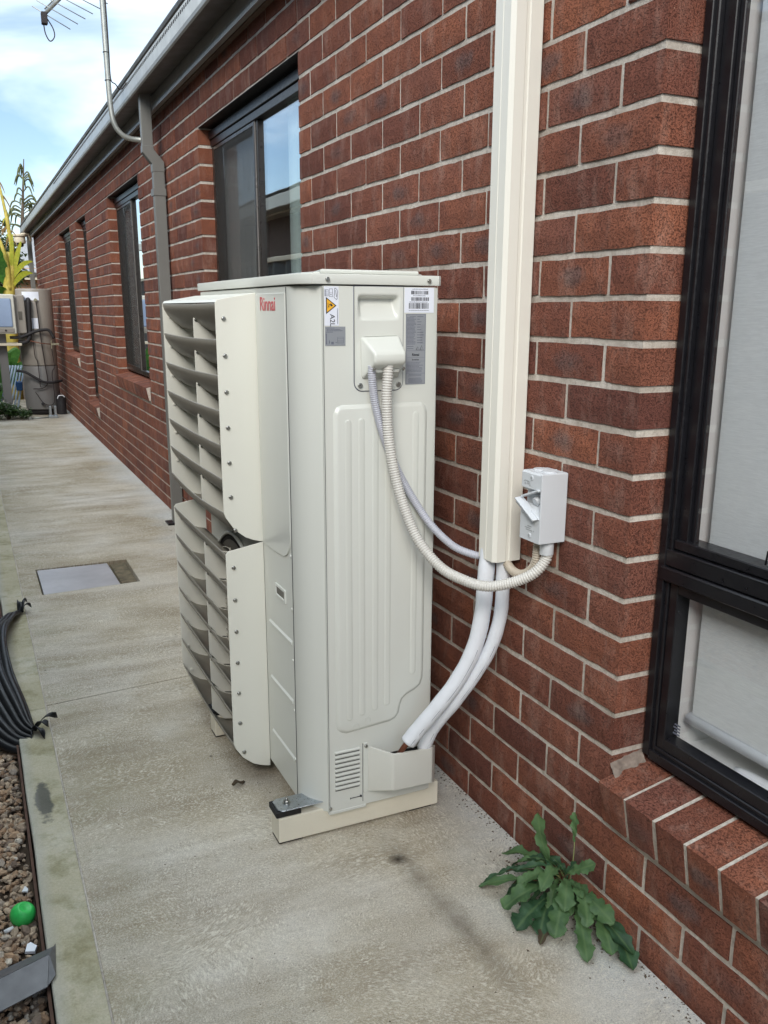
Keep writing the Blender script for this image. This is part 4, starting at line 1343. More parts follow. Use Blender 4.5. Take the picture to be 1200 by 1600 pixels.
# 3: barcode label
l3 = lab('barcode_label', -0.2300, -0.1530, 1.3300, 1.3865, M['label_w'])
for (x0, x1, z0, z1) in ((-0.2130, -0.1690, 1.3715, 1.3795), (-0.2130, -0.1670, 1.3570, 1.3650), (-0.2190, -0.1670, 1.3390, 1.3520)):
    b = MB(); x = x0
    while x < x1:
        w_ = rr.choice((0.0005, 0.0005, 0.001, 0.0015)); yq(b, x, x + w_, z0, z1); x += w_ + rr.choice((0.0005, 0.0008, 0.0015))
    b.build('barcode', M['ink'], l3)
b = MB()
for z, a, c in ((1.3825, -0.210, -0.170), (1.3678, -0.208, -0.175), (1.3535, -0.217, -0.170), (1.3345, -0.219, -0.166)):
    x = a
    while x < c:
        w_ = rr.uniform(0.001, 0.0022); yq(b, x, x + w_, z, z + 0.0018 * rr.uniform(0.6, 1)); x += w_ + 0.0009
b.build('small_print', M['ink_s'], l3)
# 4: rating plate
l4 = lab('rating_label', -0.2260, -0.1735, 1.1640, 1.3275, M['label_s'])
b = MB()
yq(b, -0.2250, -0.2243, 1.165, 1.3265); yq(b, -0.1752, -0.1745, 1.165, 1.3265); yq(b, -0.2250, -0.1745, 1.3258, 1.3265); yq(b, -0.2250, -0.1745, 1.165, 1.1657)
z = 1.3205; k = 0
while z > 1.2560:
    c = rr.uniform(-0.206, -0.198)
    x = -0.2235 if k else -0.216
    while x < c:
        w_ = rr.uniform(0.0015, 0.004); yq(b, x, min(c, x + w_), z, z + 0.0014); x += w_ + 0.0007
    if k % 2 == 0:
        yq(b, -0.1965, -0.1965 + rr.uniform(0.006, 0.018), z, z + 0.0014)
    if k > 6: yq(b, -0.188, -0.1765, z + 0.0022, z + 0.0025)
    z -= 0.0030; k += 1
for z in (1.252, 1.247): yq(b, -0.2230, -0.2060, z, z + 0.0013)
yq(b, -0.2250, -0.1745, 1.2425, 1.2430)
for zz in (1.2265, 1.2180): yq(b, -0.2230, -0.1770, zz, zz + 0.0004)
z = 1.2140
while z > 1.1920:
    x = -0.2225
    e = rr.uniform(-0.190, -0.178)
    while x < e:
        w_ = rr.uniform(0.002, 0.006); yq(b, x, min(e, x + w_), z, z + 0.0013); x += w_ + 0.0008
    z -= 0.0030
yq(b, -0.2250, -0.1745, 1.1895, 1.1901)
for z in (1.1865, 1.1835, 1.1780, 1.1755, 1.1730, 1.1705, 1.1680): yq(b, -0.2190 + 0.002 * rr.random(), -0.1810 - 0.004 * rr.random(), z, z + 0.0011)
b.build('small_print', M['ink_s'], l4)
b = MB()
for x in (-0.1990, -0.1885):
    b.tube([(x, ya, 1.2445), (x + 0.0045, ya, 1.2520 + (0.0025 if x > -0.19 else 0)), (x + 0.0090, ya, 1.2445), (x, ya, 1.2445)], 0.00045, 4, caps=False)
b.build('hazard_marks', M['ink'], l4)
text_obj('label_text', 'Rinnai', 0.0078, (-0.1998, YS - 0.0010, 1.2310), (1, 0, 0), (0, 0, 1), M['ink'], l4, 0.0003, 'CENTER', bold=0.0002)
text_obj('label_text', 'Inverter', 0.0058, (-0.1998, YS - 0.0010, 1.2202), (1, 0, 0), (0, 0, 1), M['ink'], l4, 0.0003, 'CENTER')
# brand on the front panel
bp = MB(); bp.prism([(0.895, 1.3735), (0.895, 0.722), (0.80, 0.7225)] + [(0.735 - 0.071 * math.sin(R(q)), 0.795 - 0.069 * math.cos(R(q))) for q in range(0, 91, 10)] + [(0.664, 1.3735)], 'x', XF - 0.0035, XF + 0.001, 0.001, 1)
fpan = bp.build('front_panel', M['cream'], body)
text_obj('brand_text', 'Rinnai', 0.047, (XF - 0.0038, 0.856, 1.3335), (0, -1, 0), (0, 0, 1), M['red'], fpan, 0.0005, xscale=1.08, bold=0.0004)
# lower front panel: hand slot and pressed ribs
def ringslot(y0, y1, z0, z1):
    b = MB()
    frame_ring(b, XF - 0.004, XF + 0.001, y0, y1, z0, z1, 0.008, 0.001)
    b.build('hand_slot', M['cream'], body)
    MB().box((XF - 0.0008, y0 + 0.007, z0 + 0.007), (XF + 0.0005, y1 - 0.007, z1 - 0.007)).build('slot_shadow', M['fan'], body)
ringslot(0.716, 0.800, 0.600, 0.636)
for z in (0.506, 0.341, 0.176):
    b = MB(); b.prism([(XF + 0.0005, z - 0.008), (XF - 0.004, z - 0.003), (XF - 0.004, z + 0.003), (XF + 0.0005, z + 0.008)], 'y', 0.676, 0.862, 0.001, 1); b.build('front_rib', M['cream'], body)

# fan openings behind the guards
for zc in (1.055, 0.40):
    yc = 1.19
    b = MB(); b.cyl((XF - 0.002, yc, zc), (XF + 0.001, yc, zc), 0.272, 64); b.build('fan_opening', M['dark'], body)
    b = MB()
    ring = [(XF - 0.006, yc + 0.276 * math.cos(a), zc + 0.276 * math.sin(a)) for a in [2 * math.pi * k / 64 for k in range(65)]]
    b.tube(ring, 0.006, 8, caps=False); b.build('fan_shroud', M['cream'], body)
    b = MB()
    for r_ in [0.03 + 0.0145 * k for k in range(15)]:
        ring = [(XF - 0.0125 - 0.024 * (1 - (r_ / 0.275) ** 2), yc + r_ * math.cos(a), zc + r_ * math.sin(a)) for a in [2 * math.pi * k / 48 for k in range(49)]]
        b.tube(ring, 0.0016, 4, caps=False)
    for k in range(12):
        a = 2 * math.pi * k / 12
        b.tube([(XF - 0.0115 - 0.024 * (1 - (q / 0.275) ** 2), yc + q * math.cos(a), zc + q * math.sin(a)) for q in (0.03, 0.09, 0.15, 0.21, 0.236)], 0.0022, 4)
    b.build('fan_grille', M['grille'], body)
    b = MB()
    for k in range(3):
        def bl(u, v, k=k):
            a = 2 * math.pi * k / 3 + u * 1.5 + v * 0.35; r_ = 0.05 + 0.205 * v
            return (XF - 0.0032 - 0.004 * u, yc + r_ * math.cos(a), zc + r_ * math.sin(a))
        b.grid(bl, 10, 6)
    b.cyl((XF - 0.009, yc, zc), (XF - 0.0025, yc, zc), 0.055, 24)
    b.build('fan', M['fan'], body)

# air guards
def guard(z_top, z_bot, label):
    y0, y1 = 0.899, 1.560
    xi, xo = XF - 0.001, -0.592
    t = 0.0022
    has_top = z_top > 1
    side = [(xi, z_top), (xo + 0.006, z_top - 0.0175), (xo, z_top - 0.026), (xo, z_bot + 0.088), (xo + 0.005, z_bot + 0.074), (-0.566, z_bot + 0.042), (-0.548, z_bot + 0.026), (-0.535, z_bot + 0.016), (-0.515, z_bot + 0.007), (-0.495, z_bot + 0.001), (xi, z_bot)]
    b = MB(); b.prism(side, 'y', y0, y0 + t, 0.0008, 1); g_ = b.build('air_guard', M['cream_guard'], ac)
    if label: g_['label'] = label
    b = MB(); b.prism(side, 'y', y1 - t, y1, 0.0008, 1); b.build('guard_side', M['cream_guard'], g_)
    if has_top:
        b = MB(); b.prism([(xi, z_top), (xo + 0.006, z_top - 0.0175), (xo + 0.001, z_top - 0.024), (xo + 0.003, z_top - 0.025), (xo + 0.008, z_top - 0.0195), (xi, z_top - 0.0025)], 'y', y0 + t, y1 - t); b.build('guard_top', M['cream_guard'], g_)
    zz = z_top - 0.026
    step = (zz - (z_bot + 0.088)) / 6.0
    for k in range(0, 7):
        z = zz - step * k
        if k == 0: z -= 0.0
        # blade: outer lip high, curving down and in towards the cabinet; edge dips mid-span
        b = MB()
        pr2 = [(0.0, 0.0), (0.004, -0.016), (0.016, -0.036), (0.034, -0.055), (0.056, -0.070), (0.080, -0.079), (0.100, -0.083)]
        ny = 14
        top, bot = [], []
        for j in range(ny + 1):
            y = y0 + t + (y1 - y0 - 2 * t) * j / ny
            dip = -0.0085 * math.sin(math.pi * j / ny) * (0.2 if k == 0 else (1.6 if k == 6 else 0.45))
            top.append([b.bm.verts.new((xo + 0.0005 + dx, y, z + dz + dip * (1 - dx / 0.1) - (0.0 if k else 0.001))) for dx, dz in pr2])
            bot.append([b.bm.verts.new((xo + 0.0005 + dx + 0.0014, y, z + dz + dip * (1 - dx / 0.1) + 0.0012 - (0.0 if k else 0.001))) for dx, dz in pr2])
        for j in range(ny):
            for q in range(len(pr2) - 1):
                for A_, fl_ in ((top, 0), (bot, 1)):
                    f = b.bm.faces.new((A_[j][q], A_[j + 1][q], A_[j + 1][q + 1], A_[j][q + 1])); f.smooth = True
            b.bm.faces.new((top[j][0], top[j + 1][0], bot[j + 1][0], bot[j][0]))
            b.bm.faces.new((top[j][-1], top[j + 1][-1], bot[j + 1][-1], bot[j][-1]))
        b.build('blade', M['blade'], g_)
    # vertical divider with screws
    yd = 1.205
    for k in range(6):
        za = zz - step * k - 0.046; zb = zz - step * (k + 1) - 0.002
        b = MB(); b.prism([(xo + 0.014, zb - 0.02), (xo + 0.014, za + 0.006), (xo + 0.020, za + 0.012), (xo + 0.060, za - 0.024), (xi, za - 0.036), (xi, zb - 0.072), (xo + 0.05, zb - 0.062)], 'y', yd, yd + t, 0.0006, 1)
        b.build('divider', M['cream_guard'], g_)
        for zc_ in (za + 0.011, za + 0.002):
            MB().cyl((xo + 0.021, yd - 0.004, zc_), (xo + 0.021, yd + 0.005, zc_), 0.0042, 10, 0.001).build('divider_screw', M['screw'], g_)
    for k in range(7):
        z = z_top - 0.064 - 0.0918 * k
        x = -0.5715
        if k == 6: x = -0.563
        b = MB(); b.cyl((x, y0 - 0.0045, z), (x, y0 + 0.001, z), 0.0058, 18, 0.0022); b.box((x - 0.003, y0 - 0.0050, z - 0.0006), (x + 0.003, y0 - 0.0042, z + 0.0006)); b.build('screw', M['screw'], g_)
        MB().cyl((x, y1 - 0.007, z), (x, y1 - t, z), 0.0048, 10, 0.001).build('screw', M['cream_guard'], g_)
guard(1.377, 0.724, 'upper slatted cream air guard')
guard(0.723, 0.048, 'lower slatted cream air guard')
# coil of packing conduit resting behind the top slats
# mounting rails
for ry0, first in ((0.575, True), (1.222, False)):
    b = MB()
    # folded channel: side, top, far side, open underneath, with end wall
    b.box((-0.567, ry0, 0.006), (-0.106, ry0 + 0.066, 0.0755), 0.003, 2)
    rail = b.build('mounting_rail', M['rail'], ac)
    b = MB(); b.box((-0.572, ry0 + 0.002, 0.0765), (-0.505, ry0 + 0.066, 0.0925), 0.0015); b.build('rubber_pad', M['rubber'], rail)
    for fx_ in (-0.566, -0.19): MB().box((fx_, ry0 + 0.006, 0.0), (fx_ + 0.066, ry0 + 0.060, 0.006)).build('rubber_foot', M['rubber'], rail)
    b = MB(); b.prism([(-0.566, ry0 + 0.014), (-0.558, ry0 + 0.002), (-0.552, ry0 - 0.001), (-0.43, ry0 - 0.0), (-0.40, ry0 + 0.064), (-0.555, ry0 + 0.064), (-0.566, ry0 + 0.054)], 'z', 0.0935, 0.0965, 0.001, 1)
    b.build('foot_plate', M['zinc'], rail)
    b = MB(); b.cyl((-0.534, ry0 + 0.034, 0.0965), (-0.534, ry0 + 0.034, 0.0985), 0.0105, 24); b.cyl((-0.534, ry0 + 0.034, 0.0985), (-0.534, ry0 + 0.034, 0.1055), 0.0078, 6); b.cyl((-0.534, ry0 + 0.034, 0.1055), (-0.534, ry0 + 0.034, 0.1130), 0.0040, 12)
    b.build('bolt', M['screw'], rail)
    b = MB(); b.box((-0.42, ry0 + 0.004, 0.0768), (-0.16, ry0 + 0.062, 0.0675 + 0.024)); b.build('packer', M['rail'], rail)
b = MB(); b.box((-0.108, 0.600, 0.004), (-0.1045, 0.640, 0.095), 0.001); b.build('rail_end_tab', M['rail'], ac)

# ================================================================== DUCT, ISOLATOR, CONDUITS, PIPES
b = MB()
dprof = [(-0.0015, 0.3775), (-0.004, 0.3745), (-0.034, 0.3735), (-0.036, 0.3765), (-0.043, 0.3765), (-0.046, 0.3730), (-0.070, 0.3735), (-0.0785, 0.3820), (-0.0790, 0.4080), (-0.0775, 0.4100), (-0.0790, 0.4120), (-0.0785, 0.4420), (-0.071, 0.4505), (-0.0015, 0.4515)]
din = [(x * 0.93 - 0.0008, 0.4125 + (y - 0.4125) * 0.92) for x, y in dprof]
n = len(dprof); vs = []
for z in (0.752, 2.455):
    vs += [(x, y, z) for x, y in dprof]
for z in (0.752, 2.455):
    vs += [(x, y, z) for x, y in din]
fs = []
for i in range(n - 1):
    fs += [(i, i + 1, n + i + 1, n + i), (2 * n + i, 2 * n + i + 1, 3 * n + i + 1, 3 * n + i), (i, i + 1, 2 * n + i + 1, 2 * n + i), (n + i, n + i + 1, 3 * n + i + 1, 3 * n + i)]
b.poly(vs, fs)
duct = b.build('pipe_duct', M['duct'])
tag(duct, 'tall cream plastic pipe duct running up the brick wall beside the white isolator', 'duct')
b = MB(); b.box((-0.0013, 0.379, 0.76), (-0.0004, 0.449, 2.45)); b.build('back_plate', M['duct'], duct)

iso = empty('isolator_switch', (-0.035, 0.245, 0.838), 'small pale grey weatherproof isolator switch with angled lever on the brick wall', 'switch')
b = MB()
zi0, zi1, yi0, yi1, xf = 0.8375, 0.993, 0.203, 0.283, -0.0695
# body outline seen from the side: stepped nose around the lever recess
prf = [(-0.002, zi0), (xf, zi0), (xf, 0.898), (xf + 0.004, 0.906), (xf + 0.016, 0.918), (xf + 0.018, 0.946), (xf, 0.956), (xf, zi1 - 0.004), (xf + 0.004, zi1), (-0.002, zi1)]
b.prism(prf, 'y', yi0 + 0.004, yi1, 0.002, 2)
b.box((xf - 0.0012, yi0, zi0 - 0.0), (-0.0022, yi0 + 0.0045, zi1 - 0.0), 0.0018, 2)
ib = b.build('switch_body', M['iso'], iso)
for yk in (0.228, 0.262):
    MB().cyl((-0.034, yk, zi1 - 0.001), (-0.034, yk, zi1 + 0.0030), 0.0165, 28, 0.0008).build('knockout_cap', M['iso'], iso)
b = MB(); b.box((xf + 0.006, yi0 + 0.036, zi1), (-0.006, yi0 + 0.040, zi1 + 0.0022), 0.0005); b.build('top_rib', M['iso'], iso)
for z in (0.9805, 0.8505):
    b = MB(); b.cyl((xf - 0.0016, 0.243, z), (xf + 0.001, 0.243, z), 0.0058, 18, 0.0006); b.build('screw_boss', M['iso'], iso)
    MB().cyl((xf - 0.0020, 0.243, z), (xf - 0.0012, 0.243, z), 0.0034, 14).build('screw', M['iso_d'], iso)
b = MB()   # lever: tilted paddle
b.box((xf - 0.015, 0.207, 0.9095), (xf + 0.006, 0.290, 0.9135), 0.0015, 2, rot=Matrix.Rotation(R(27), 3, 'X') @ Matrix.Rotation(R(-6), 3, 'Y'), piv=(xf, 0.249, 0.9115))
b.box((xf - 0.011, 0.214, 0.9010), (xf + 0.006, 0.288, 0.9045), 0.0012, 2, rot=Matrix.Rotation(R(27), 3, 'X') @ Matrix.Rotation(R(-6), 3, 'Y'), piv=(xf, 0.249, 0.9115))
b.build('lever', M['iso'], iso)
b = MB(); b.box((xf - 0.005, yi0 + 0.006, 0.9435), (xf + 0.018, yi1 - 0.004, 0.9480), 0.001, 1, rot=Matrix.Rotation(R(-20), 3, 'X')); b.build('recess_hood', M['iso'], iso)
b = MB(); b.box((xf - 0.003, 0.2045, 0.8990), (xf + 0.012, 0.240, 0.9030), 0.001, 1, rot=Matrix.Rotation(R(27), 3, 'X')); b.build('recess_step', M['iso'], iso)
b = MB(); b.cyl((xf + 0.008, 0.238, 0.926), (xf + 0.017, 0.238, 0.930), 0.010, 20, 0.001); b.build('lever_hub', M['iso'], iso)
text_obj('brand_relief', 'GTRJ', 0.0125, (xf - 0.0002, 0.2735, 0.9640), (0, -1, 0), (0, 0, 1), M['iso_d'], iso, 0.0006)
b = MB()
for k, (a, c) in enumerate(((0.252, 0.236), (0.262, 0.240), (0.258, 0.232))):
    b.box((xf - 0.0004, c, 0.8700 - 0.0045 * k), (xf + 0.001, a, 0.8722 - 0.0045 * k))
b.box((xf - 0.0003, 0.226, 0.861), (xf + 0.001, 0.229, 0.864)); b.build('rating_print', M['iso_d'], iso)
b = MB(); b.box((xf - 0.0002, 0.230, 0.8585), (xf + 0.0005, 0.266, 0.8745)); b.build('rating_sticker', M['iso'], iso)

def corrugated(pts, r, pitch, mat, name, label, cat='conduit', group=None):
    P = arclen(spline(pts, 160), pitch / 4)
    prof_ = [1.0, 0.95, 0.76, 0.95]
    rad = [r * prof_[i % 4] for i in range(len(P))]
    b = MB(); b.tube(P, rad, 14)
    o = b.build(name, mat, recalc=True)
    return tag(o, label, cat, group)
cA = corrugated([(-0.3275, 0.527, 1.212), (-0.326, 0.530, 1.185), (-0.315, 0.5375, 1.126), (-0.292, 0.540, 1.049), (-0.254, 0.541, 0.962), (-0.208, 0.536, 0.881), (-0.170, 0.512, 0.819), (-0.125, 0.488, 0.772), (-0.085, 0.470, 0.752), (-0.058, 0.458, 0.746), (-0.040, 0.450, 0.750)], 0.0100, 0.0050, M['conduit_b'], 'corrugated_conduit', 'thinner bluish grey corrugated conduit sagging from the cable hood into the duct')
cB = corrugated([(-0.2890, 0.520, 1.216), (-0.292, 0.5175, 1.185), (-0.294, 0.5185, 1.141), (-0.289, 0.5185, 1.052), (-0.278, 0.510, 0.969), (-0.262, 0.490, 0.887), (-0.239, 0.455, 0.806), (-0.205, 0.404, 0.749), (-0.172, 0.352, 0.728), (-0.135, 0.310, 0.720), (-0.092, 0.270, 0.735), (-0.057, 0.237, 0.762), (-0.034, 0.226, 0.795), (-0.033, 0.226, 0.818)], 0.0130, 0.0060, M['conduit'], 'corrugated_conduit', 'thicker white corrugated conduit looping from the cable hood up to the isolator')
b = MB(); b.cyl((-0.033, 0.226, 0.806), (-0.033, 0.226, 0.838), 0.0158, 24, 0.002); b.build('gland', M['iso'], cB)
cC = corrugated([(-0.034, 0.2575, 0.838), (-0.035, 0.258, 0.805), (-0.035, 0.263, 0.776), (-0.035, 0.286, 0.750), (-0.035, 0.318, 0.734), (-0.035, 0.352, 0.732), (-0.035, 0.382, 0.745), (-0.035, 0.398, 0.765)], 0.0115, 0.0055, simple('tan_conduit', srgb(186, 176, 160), 0.45), 'corrugated_conduit', 'short tan corrugated conduit hooking from the isolator under the duct end')

def insulated(pts, r, label, seed):
    P = spline(pts, 70)
    b = MB()
    rr = random.Random(seed)
    b.tube(P, [r * (1 + 0.018 * math.sin(i * 0.9 + seed) + rr.uniform(-0.006, 0.006)) for i in range(len(P))], 20)
    o = b.build('insulated_pipe', M['insul']); tag(o, label, 'pipe')
    # seam along the sleeve and bare copper at the end
    d = (P[-1] - P[-2]).normalized()
    c = MB(); c.tube([P[-1] - d * 0.01, P[-1] + d * 0.018, P[-1] + d * 0.03 + Vector((0, 0.015, -0.02))], r * 0.36, 12); c.build('copper_tube', M['copper'], o)
    q = MB()
    sd = [p + Vector((0.0, -r * 0.985, 0.0)) + (P[min(i + 1, 69)] - P[max(i - 1, 0)]).normalized().cross(Vector((0, 1, 0))) * (-r * 0.12) for i, p in enumerate(P[34:])]
    q.tube(sd, 0.0006, 5); q.build('sleeve_seam', M['ink_s'], o)
    return o
insulated([(-0.052, 0.430, 0.82), (-0.060, 0.428, 0.760), (-0.066, 0.427, 0.700), (-0.072, 0.427, 0.605), (-0.091, 0.432, 0.513), (-0.128, 0.447, 0.428), (-0.175, 0.467, 0.354), (-0.212, 0.487, 0.298), (-0.2385, 0.499, 0.258)], 0.0205, 'thicker white insulated refrigerant pipe bending down to the pipe pocket, left of the pair', 1)
insulated([(-0.038, 0.397, 0.82), (-0.0365, 0.397, 0.760), (-0.034, 0.398, 0.700), (-0.034, 0.403, 0.608), (-0.050, 0.415, 0.522), (-0.082, 0.436, 0.443), (-0.124, 0.464, 0.362), (-0.160, 0.502, 0.285), (-0.182, 0.522, 0.215)], 0.0172, 'thinner white insulated refrigerant pipe, right of the pair below the duct', 5)

# ================================================================== PIT COVER
pit = empty('pit_cover', (-0.75, 3.25, 0), 'rectangular steel drain pit lid sunk in the concrete path', 'drain cover')
b = MB(); b.prism([(-0.949, 3.028), (-0.585, 3.055), (-0.592, 3.470), (-0.949, 3.474)], 'z', -0.024, -0.003, 0.002, 1); b.build('lid', M['lid'], pit)
b = MB(); b.prism([(-0.9565, 3.016), (-0.4885, 3.051), (-0.4885, 3.491), (-0.9565, 3.481)], 'z', -0.0295, -0.0255); b.build('pit_frame', M['dirt'], pit)
b = MB(); b.prism([(-0.572, 3.062), (-0.496, 3.066), (-0.496, 3.478), (-0.577, 3.470)], 'z', -0.025, -0.012, 0.003, 1); b.build('infill', M['dirt'], pit)

# ================================================================== WEED
weed = empty('weed', (-0.02, 0.11, 0), 'leafy green weed with lobed leaves growing where the brick wall meets the path', 'plant')
LP = [0, 0.05, 0.12, 0.2, 0.28, 0.36, 0.44, 0.52, 0.60, 0.68, 0.76, 0.84, 0.91, 0.96, 1.0]
def leaf(base, tip, width, arch, mat, seed, petiole=0.25, curl=0.0, face=(0, 0, 1), fold=0.25):
    r_ = random.Random(seed)
    base, tip = Vector(base), Vector(tip)
    d = tip - base; L = d.length
    up = Vector(face).normalized()
    side = d.cross(up).normalized(); up = side.cross(d).normalized()
    sw = r_.uniform(-0.08, 0.08) * L
    def spine(t): return base + d * t + up * (arch * 4 * t * (1 - t)) + side * (sw * math.sin(math.pi * t)) - up * (curl * t ** 3)
    width *= 0.92
    V, F, LC = [], [], []
    nw = 6
    n = 34
    for i in range(n + 1):
        t = petiole + (1 - petiole) * i / n
        u = i / n
        w_ = width * (0.16 + 0.84 * math.sin(min(1, u * 1.05) ** 1.25 * math.pi * 0.62)) * (1 if u < 0.80 else math.sqrt(max(0, 1 - ((u - 0.80) / 0.20) ** 2)))
        lobe = 0.90 + 0.26 * (abs(((u * 4.3 + seed * 0.37) % 1.0) * 2 - 1) - 0.5) * 2 * (1 - u * 0.4) + 0.10 * math.sin(u * 57 + seed * 2)
        w_ *= lobe
        c = spine(t); tg = (spine(min(1, t + 0.01)) - spine(t - 0.01)).normalized()
        sd = side; nn = sd.cross(tg).normalized()
        for j in range(nw + 1):
            a = (j / nw * 2 - 1)
            und = 0.10 * width * math.sin(u * 17 + a * 2.2 + seed) * abs(a)
            V.append(c + sd * (a * w_ / 2) + nn * (fold * abs(a) ** 1.3 * w_ / 2 + und))
            LC += [a * 0.5, u, 0]
    for i in range(n):
        for j in range(nw):
            k = i * (nw + 1) + j
            F.append((k, k + 1, k + nw + 2, k + nw + 1))
    V = [Vector((min(v.x, -0.004), v.y, max(v.z, 0.0025))) for v in V]
    me = bpy.data.meshes.new('leaf'); me.from_pydata(V, [], F)
    for p in me.polygons: p.use_smooth = True
    me.materials.append(mat); add_tone(me, r_.random(), LC)
    o = bpy.data.objects.new('leaf', me); link(o, weed)
    if petiole > 0.02:
        b = MB(); P = [spine(min(0.93, petiole + 0.22) * q / 10) - up * 0.0012 for q in range(11)]
        P = [Vector((min(v.x, -0.003), v.y, max(v.z, 0.003))) for v in P]
        b.tube(P, [0.0019 - 0.00012 * q for q in range(11)], 6); b.build('petiole', M['stemp'] if seed % 3 else M['stemr'], o)
    return o
g1, g2, g3 = M['weed'], M['weed_d'], M['weed_dead']
B0 = (-0.012, 0.105, 0.012)
leaf(B0, (-0.045, 0.190, 0.178), 0.040, 0.012, g1, 1, 0.2, 0.0, (-1, -0.4, 0.2), 0.15)
leaf(B0, (-0.030, 0.078, 0.232), 0.026, 0.010, g1, 2, 0.70, 0.01, (-1, -0.3, 0), 0.3)
leaf(B0, (-0.052, 0.004, 0.150), 0.034, 0.03, g1, 3, 0.66, 0.03, (-1, 0, 0.2), 0.2)
leaf(B0, (-0.040, -0.096, 0.070), 0.046, 0.035, g1, 4, 0.45, 0.0, (-0.7, 0, 1))
leaf(B0, (-0.086, 0.270, 0.030), 0.044, 0.035, g1, 5, 0.2)
leaf(B0, (-0.186, 0.216, 0.014), 0.026, 0.045, g2, 6, 0.55, 0.02)
leaf(B0, (-0.202, 0.186, 0.024), 0.034, 0.030, g1, 7, 0.2)
leaf(B0, (-0.192, 0.098, 0.022), 0.056, 0.040, g1, 8, 0.25)
leaf(B0, (-0.196, 0.040, 0.010), 0.060, 0.024, g2, 9, 0.3)
leaf(B0, (-0.172, -0.018, 0.006), 0.026, 0.010, g3, 10, 0.35, 0, (0, 0, 1), 0.4)
leaf(B0, (-0.142, -0.030, 0.020), 0.052, 0.038, g1, 11, 0.3)
leaf(B0, (-0.114, -0.108, 0.008), 0.042, 0.032, g1, 12, 0.35)
leaf(B0, (-0.066, -0.126, 0.022), 0.052, 0.045, g1, 13, 0.3)
leaf(B0, (-0.046, -0.170, 0.012), 0.050, 0.030, g2, 14, 0.35)
leaf(B0, (-0.030, -0.150, 0.030), 0.040, 0.040, g2, 15, 0.4)
leaf(B0, (-0.142, 0.120, 0.050), 0.042, 0.045, g1, 16, 0.3)
leaf(B0, (-0.100, -0.004, 0.055), 0.048, 0.045, g1, 17, 0.3)
leaf(B0, (-0.080, -0.060, 0.048), 0.046, 0.050, g1, 18, 0.35)
leaf(B0, (-0.070, 0.190, 0.060), 0.036, 0.035, g2, 19, 0.3)
leaf(B0, (-0.034, 0.062, 0.118), 0.020, 0.02, g2, 20, 0.55, 0.01, (-1, 0, 0.4))
leaf(B0, (-0.120, 0.205, 0.030), 0.034, 0.03, g2, 21, 0.3)
leaf(B0, (-0.160, 0.000, 0.008), 0.050, 0.02, g2, 22, 0.3)
leaf(B0, (-0.120, 0.060, 0.070), 0.040, 0.05, g1, 23, 0.25)
leaf(B0, (-0.030, 0.160, 0.075), 0.030, 0.02, g2, 24, 0.25)
leaf(B0, (-0.150, 0.150, 0.010), 0.044, 0.025, g2, 25, 0.3)
leaf(B0, (-0.060, -0.010, 0.080), 0.026, 0.03, g1, 26, 0.4)
rq = random.Random(77)
for k in range(16):
    a = rq.uniform(1.75, 4.5); L_ = rq.uniform(0.05, 0.13)
    leaf(B0, (-0.015 - abs(math.cos(a)) * L_ * 1.05, 0.105 + math.sin(a) * L_ * -1.35 - 0.02, rq.uniform(0.008, 0.075)), rq.uniform(0.016, 0.032), rq.uniform(0.012, 0.05), rq.choice((g1, g1, g2, g2, g3)), 40 + k, rq.uniform(0.2, 0.5), rq.uniform(0, 0.03), (0, 0, 1), rq.uniform(0.2, 0.6))
b = MB()
rr = random.Random(5)
for k in range(9):
    a = rr.uniform(2.2, 5.2); L_ = rr.uniform(0.05, 0.12)
    p0 = Vector((-0.015, 0.10, 0.01)); p1 = p0 + Vector((math.cos(a) * L_ * 0.6 - 0.02, math.sin(a) * L_, rr.uniform(0.02, 0.06)))
    b.tube([p0, (p0 + p1) / 2 + Vector((0, 0, 0.01)), p1], [0.0018, 0.0014, 0.0008], 5)
b.build('dry_stalk', M['stemr'], weed)

# ================================================================== LEFT EDGE LITTER
# curled black ribbed plastic offcut
blk = empty('plastic_offcut', (-1.13, 2.1, 0), 'torn black ribbed plastic sheet curled over the edge strip beside the path', 'plastic sheet')
arcp = spline([(-1.066, 2.75, 0.012), (-1.100, 2.60, 0.045), (-1.133, 2.38, 0.075), (-1.146, 2.13, 0.090), (-1.136, 1.85, 0.080), (-1.108, 1.62, 0.045), (-1.095, 1.50, 0.010)], 44)
b = MB()
def sheet(u, v):
    i = u * 43; k = min(42, int(i)); f = i - k
    p = arcp[k].lerp(arcp[k + 1], f)
    e = math.sin(math.pi * min(1, max(0, u * 1.02 + 0.01))) ** 0.45
    w_ = 0.02 + 0.15 * e
    x = p.x - v * w_
    corr = 0.008 * abs(math.sin(v * math.pi * 7)) ** 0.6
    z = p.z * (1 - 0.25 * v) + corr - 0.05 * v * v + 0.012 * mnoise.noise(Vector((u * 7, v * 3, 0)))
    y = p.y + 0.05 * v * math.sin(u * 3.1 + 1.5) - 0.03 * v
    return (x, y, max(z, -0.045))
b.grid(sheet, 56, 48)
o = b.build('ribbed_sheet', M['blackpl'], blk, recalc=False, smooth=True)
mod = o.modifiers.new('thickness', 'SOLIDIFY'); mod.thickness = 0.003
b = MB()
b.tube([p + Vector((0, 0, 0.003)) for p in arcp], 0.0055, 8); b.build('rim', M['blackpl'], blk)
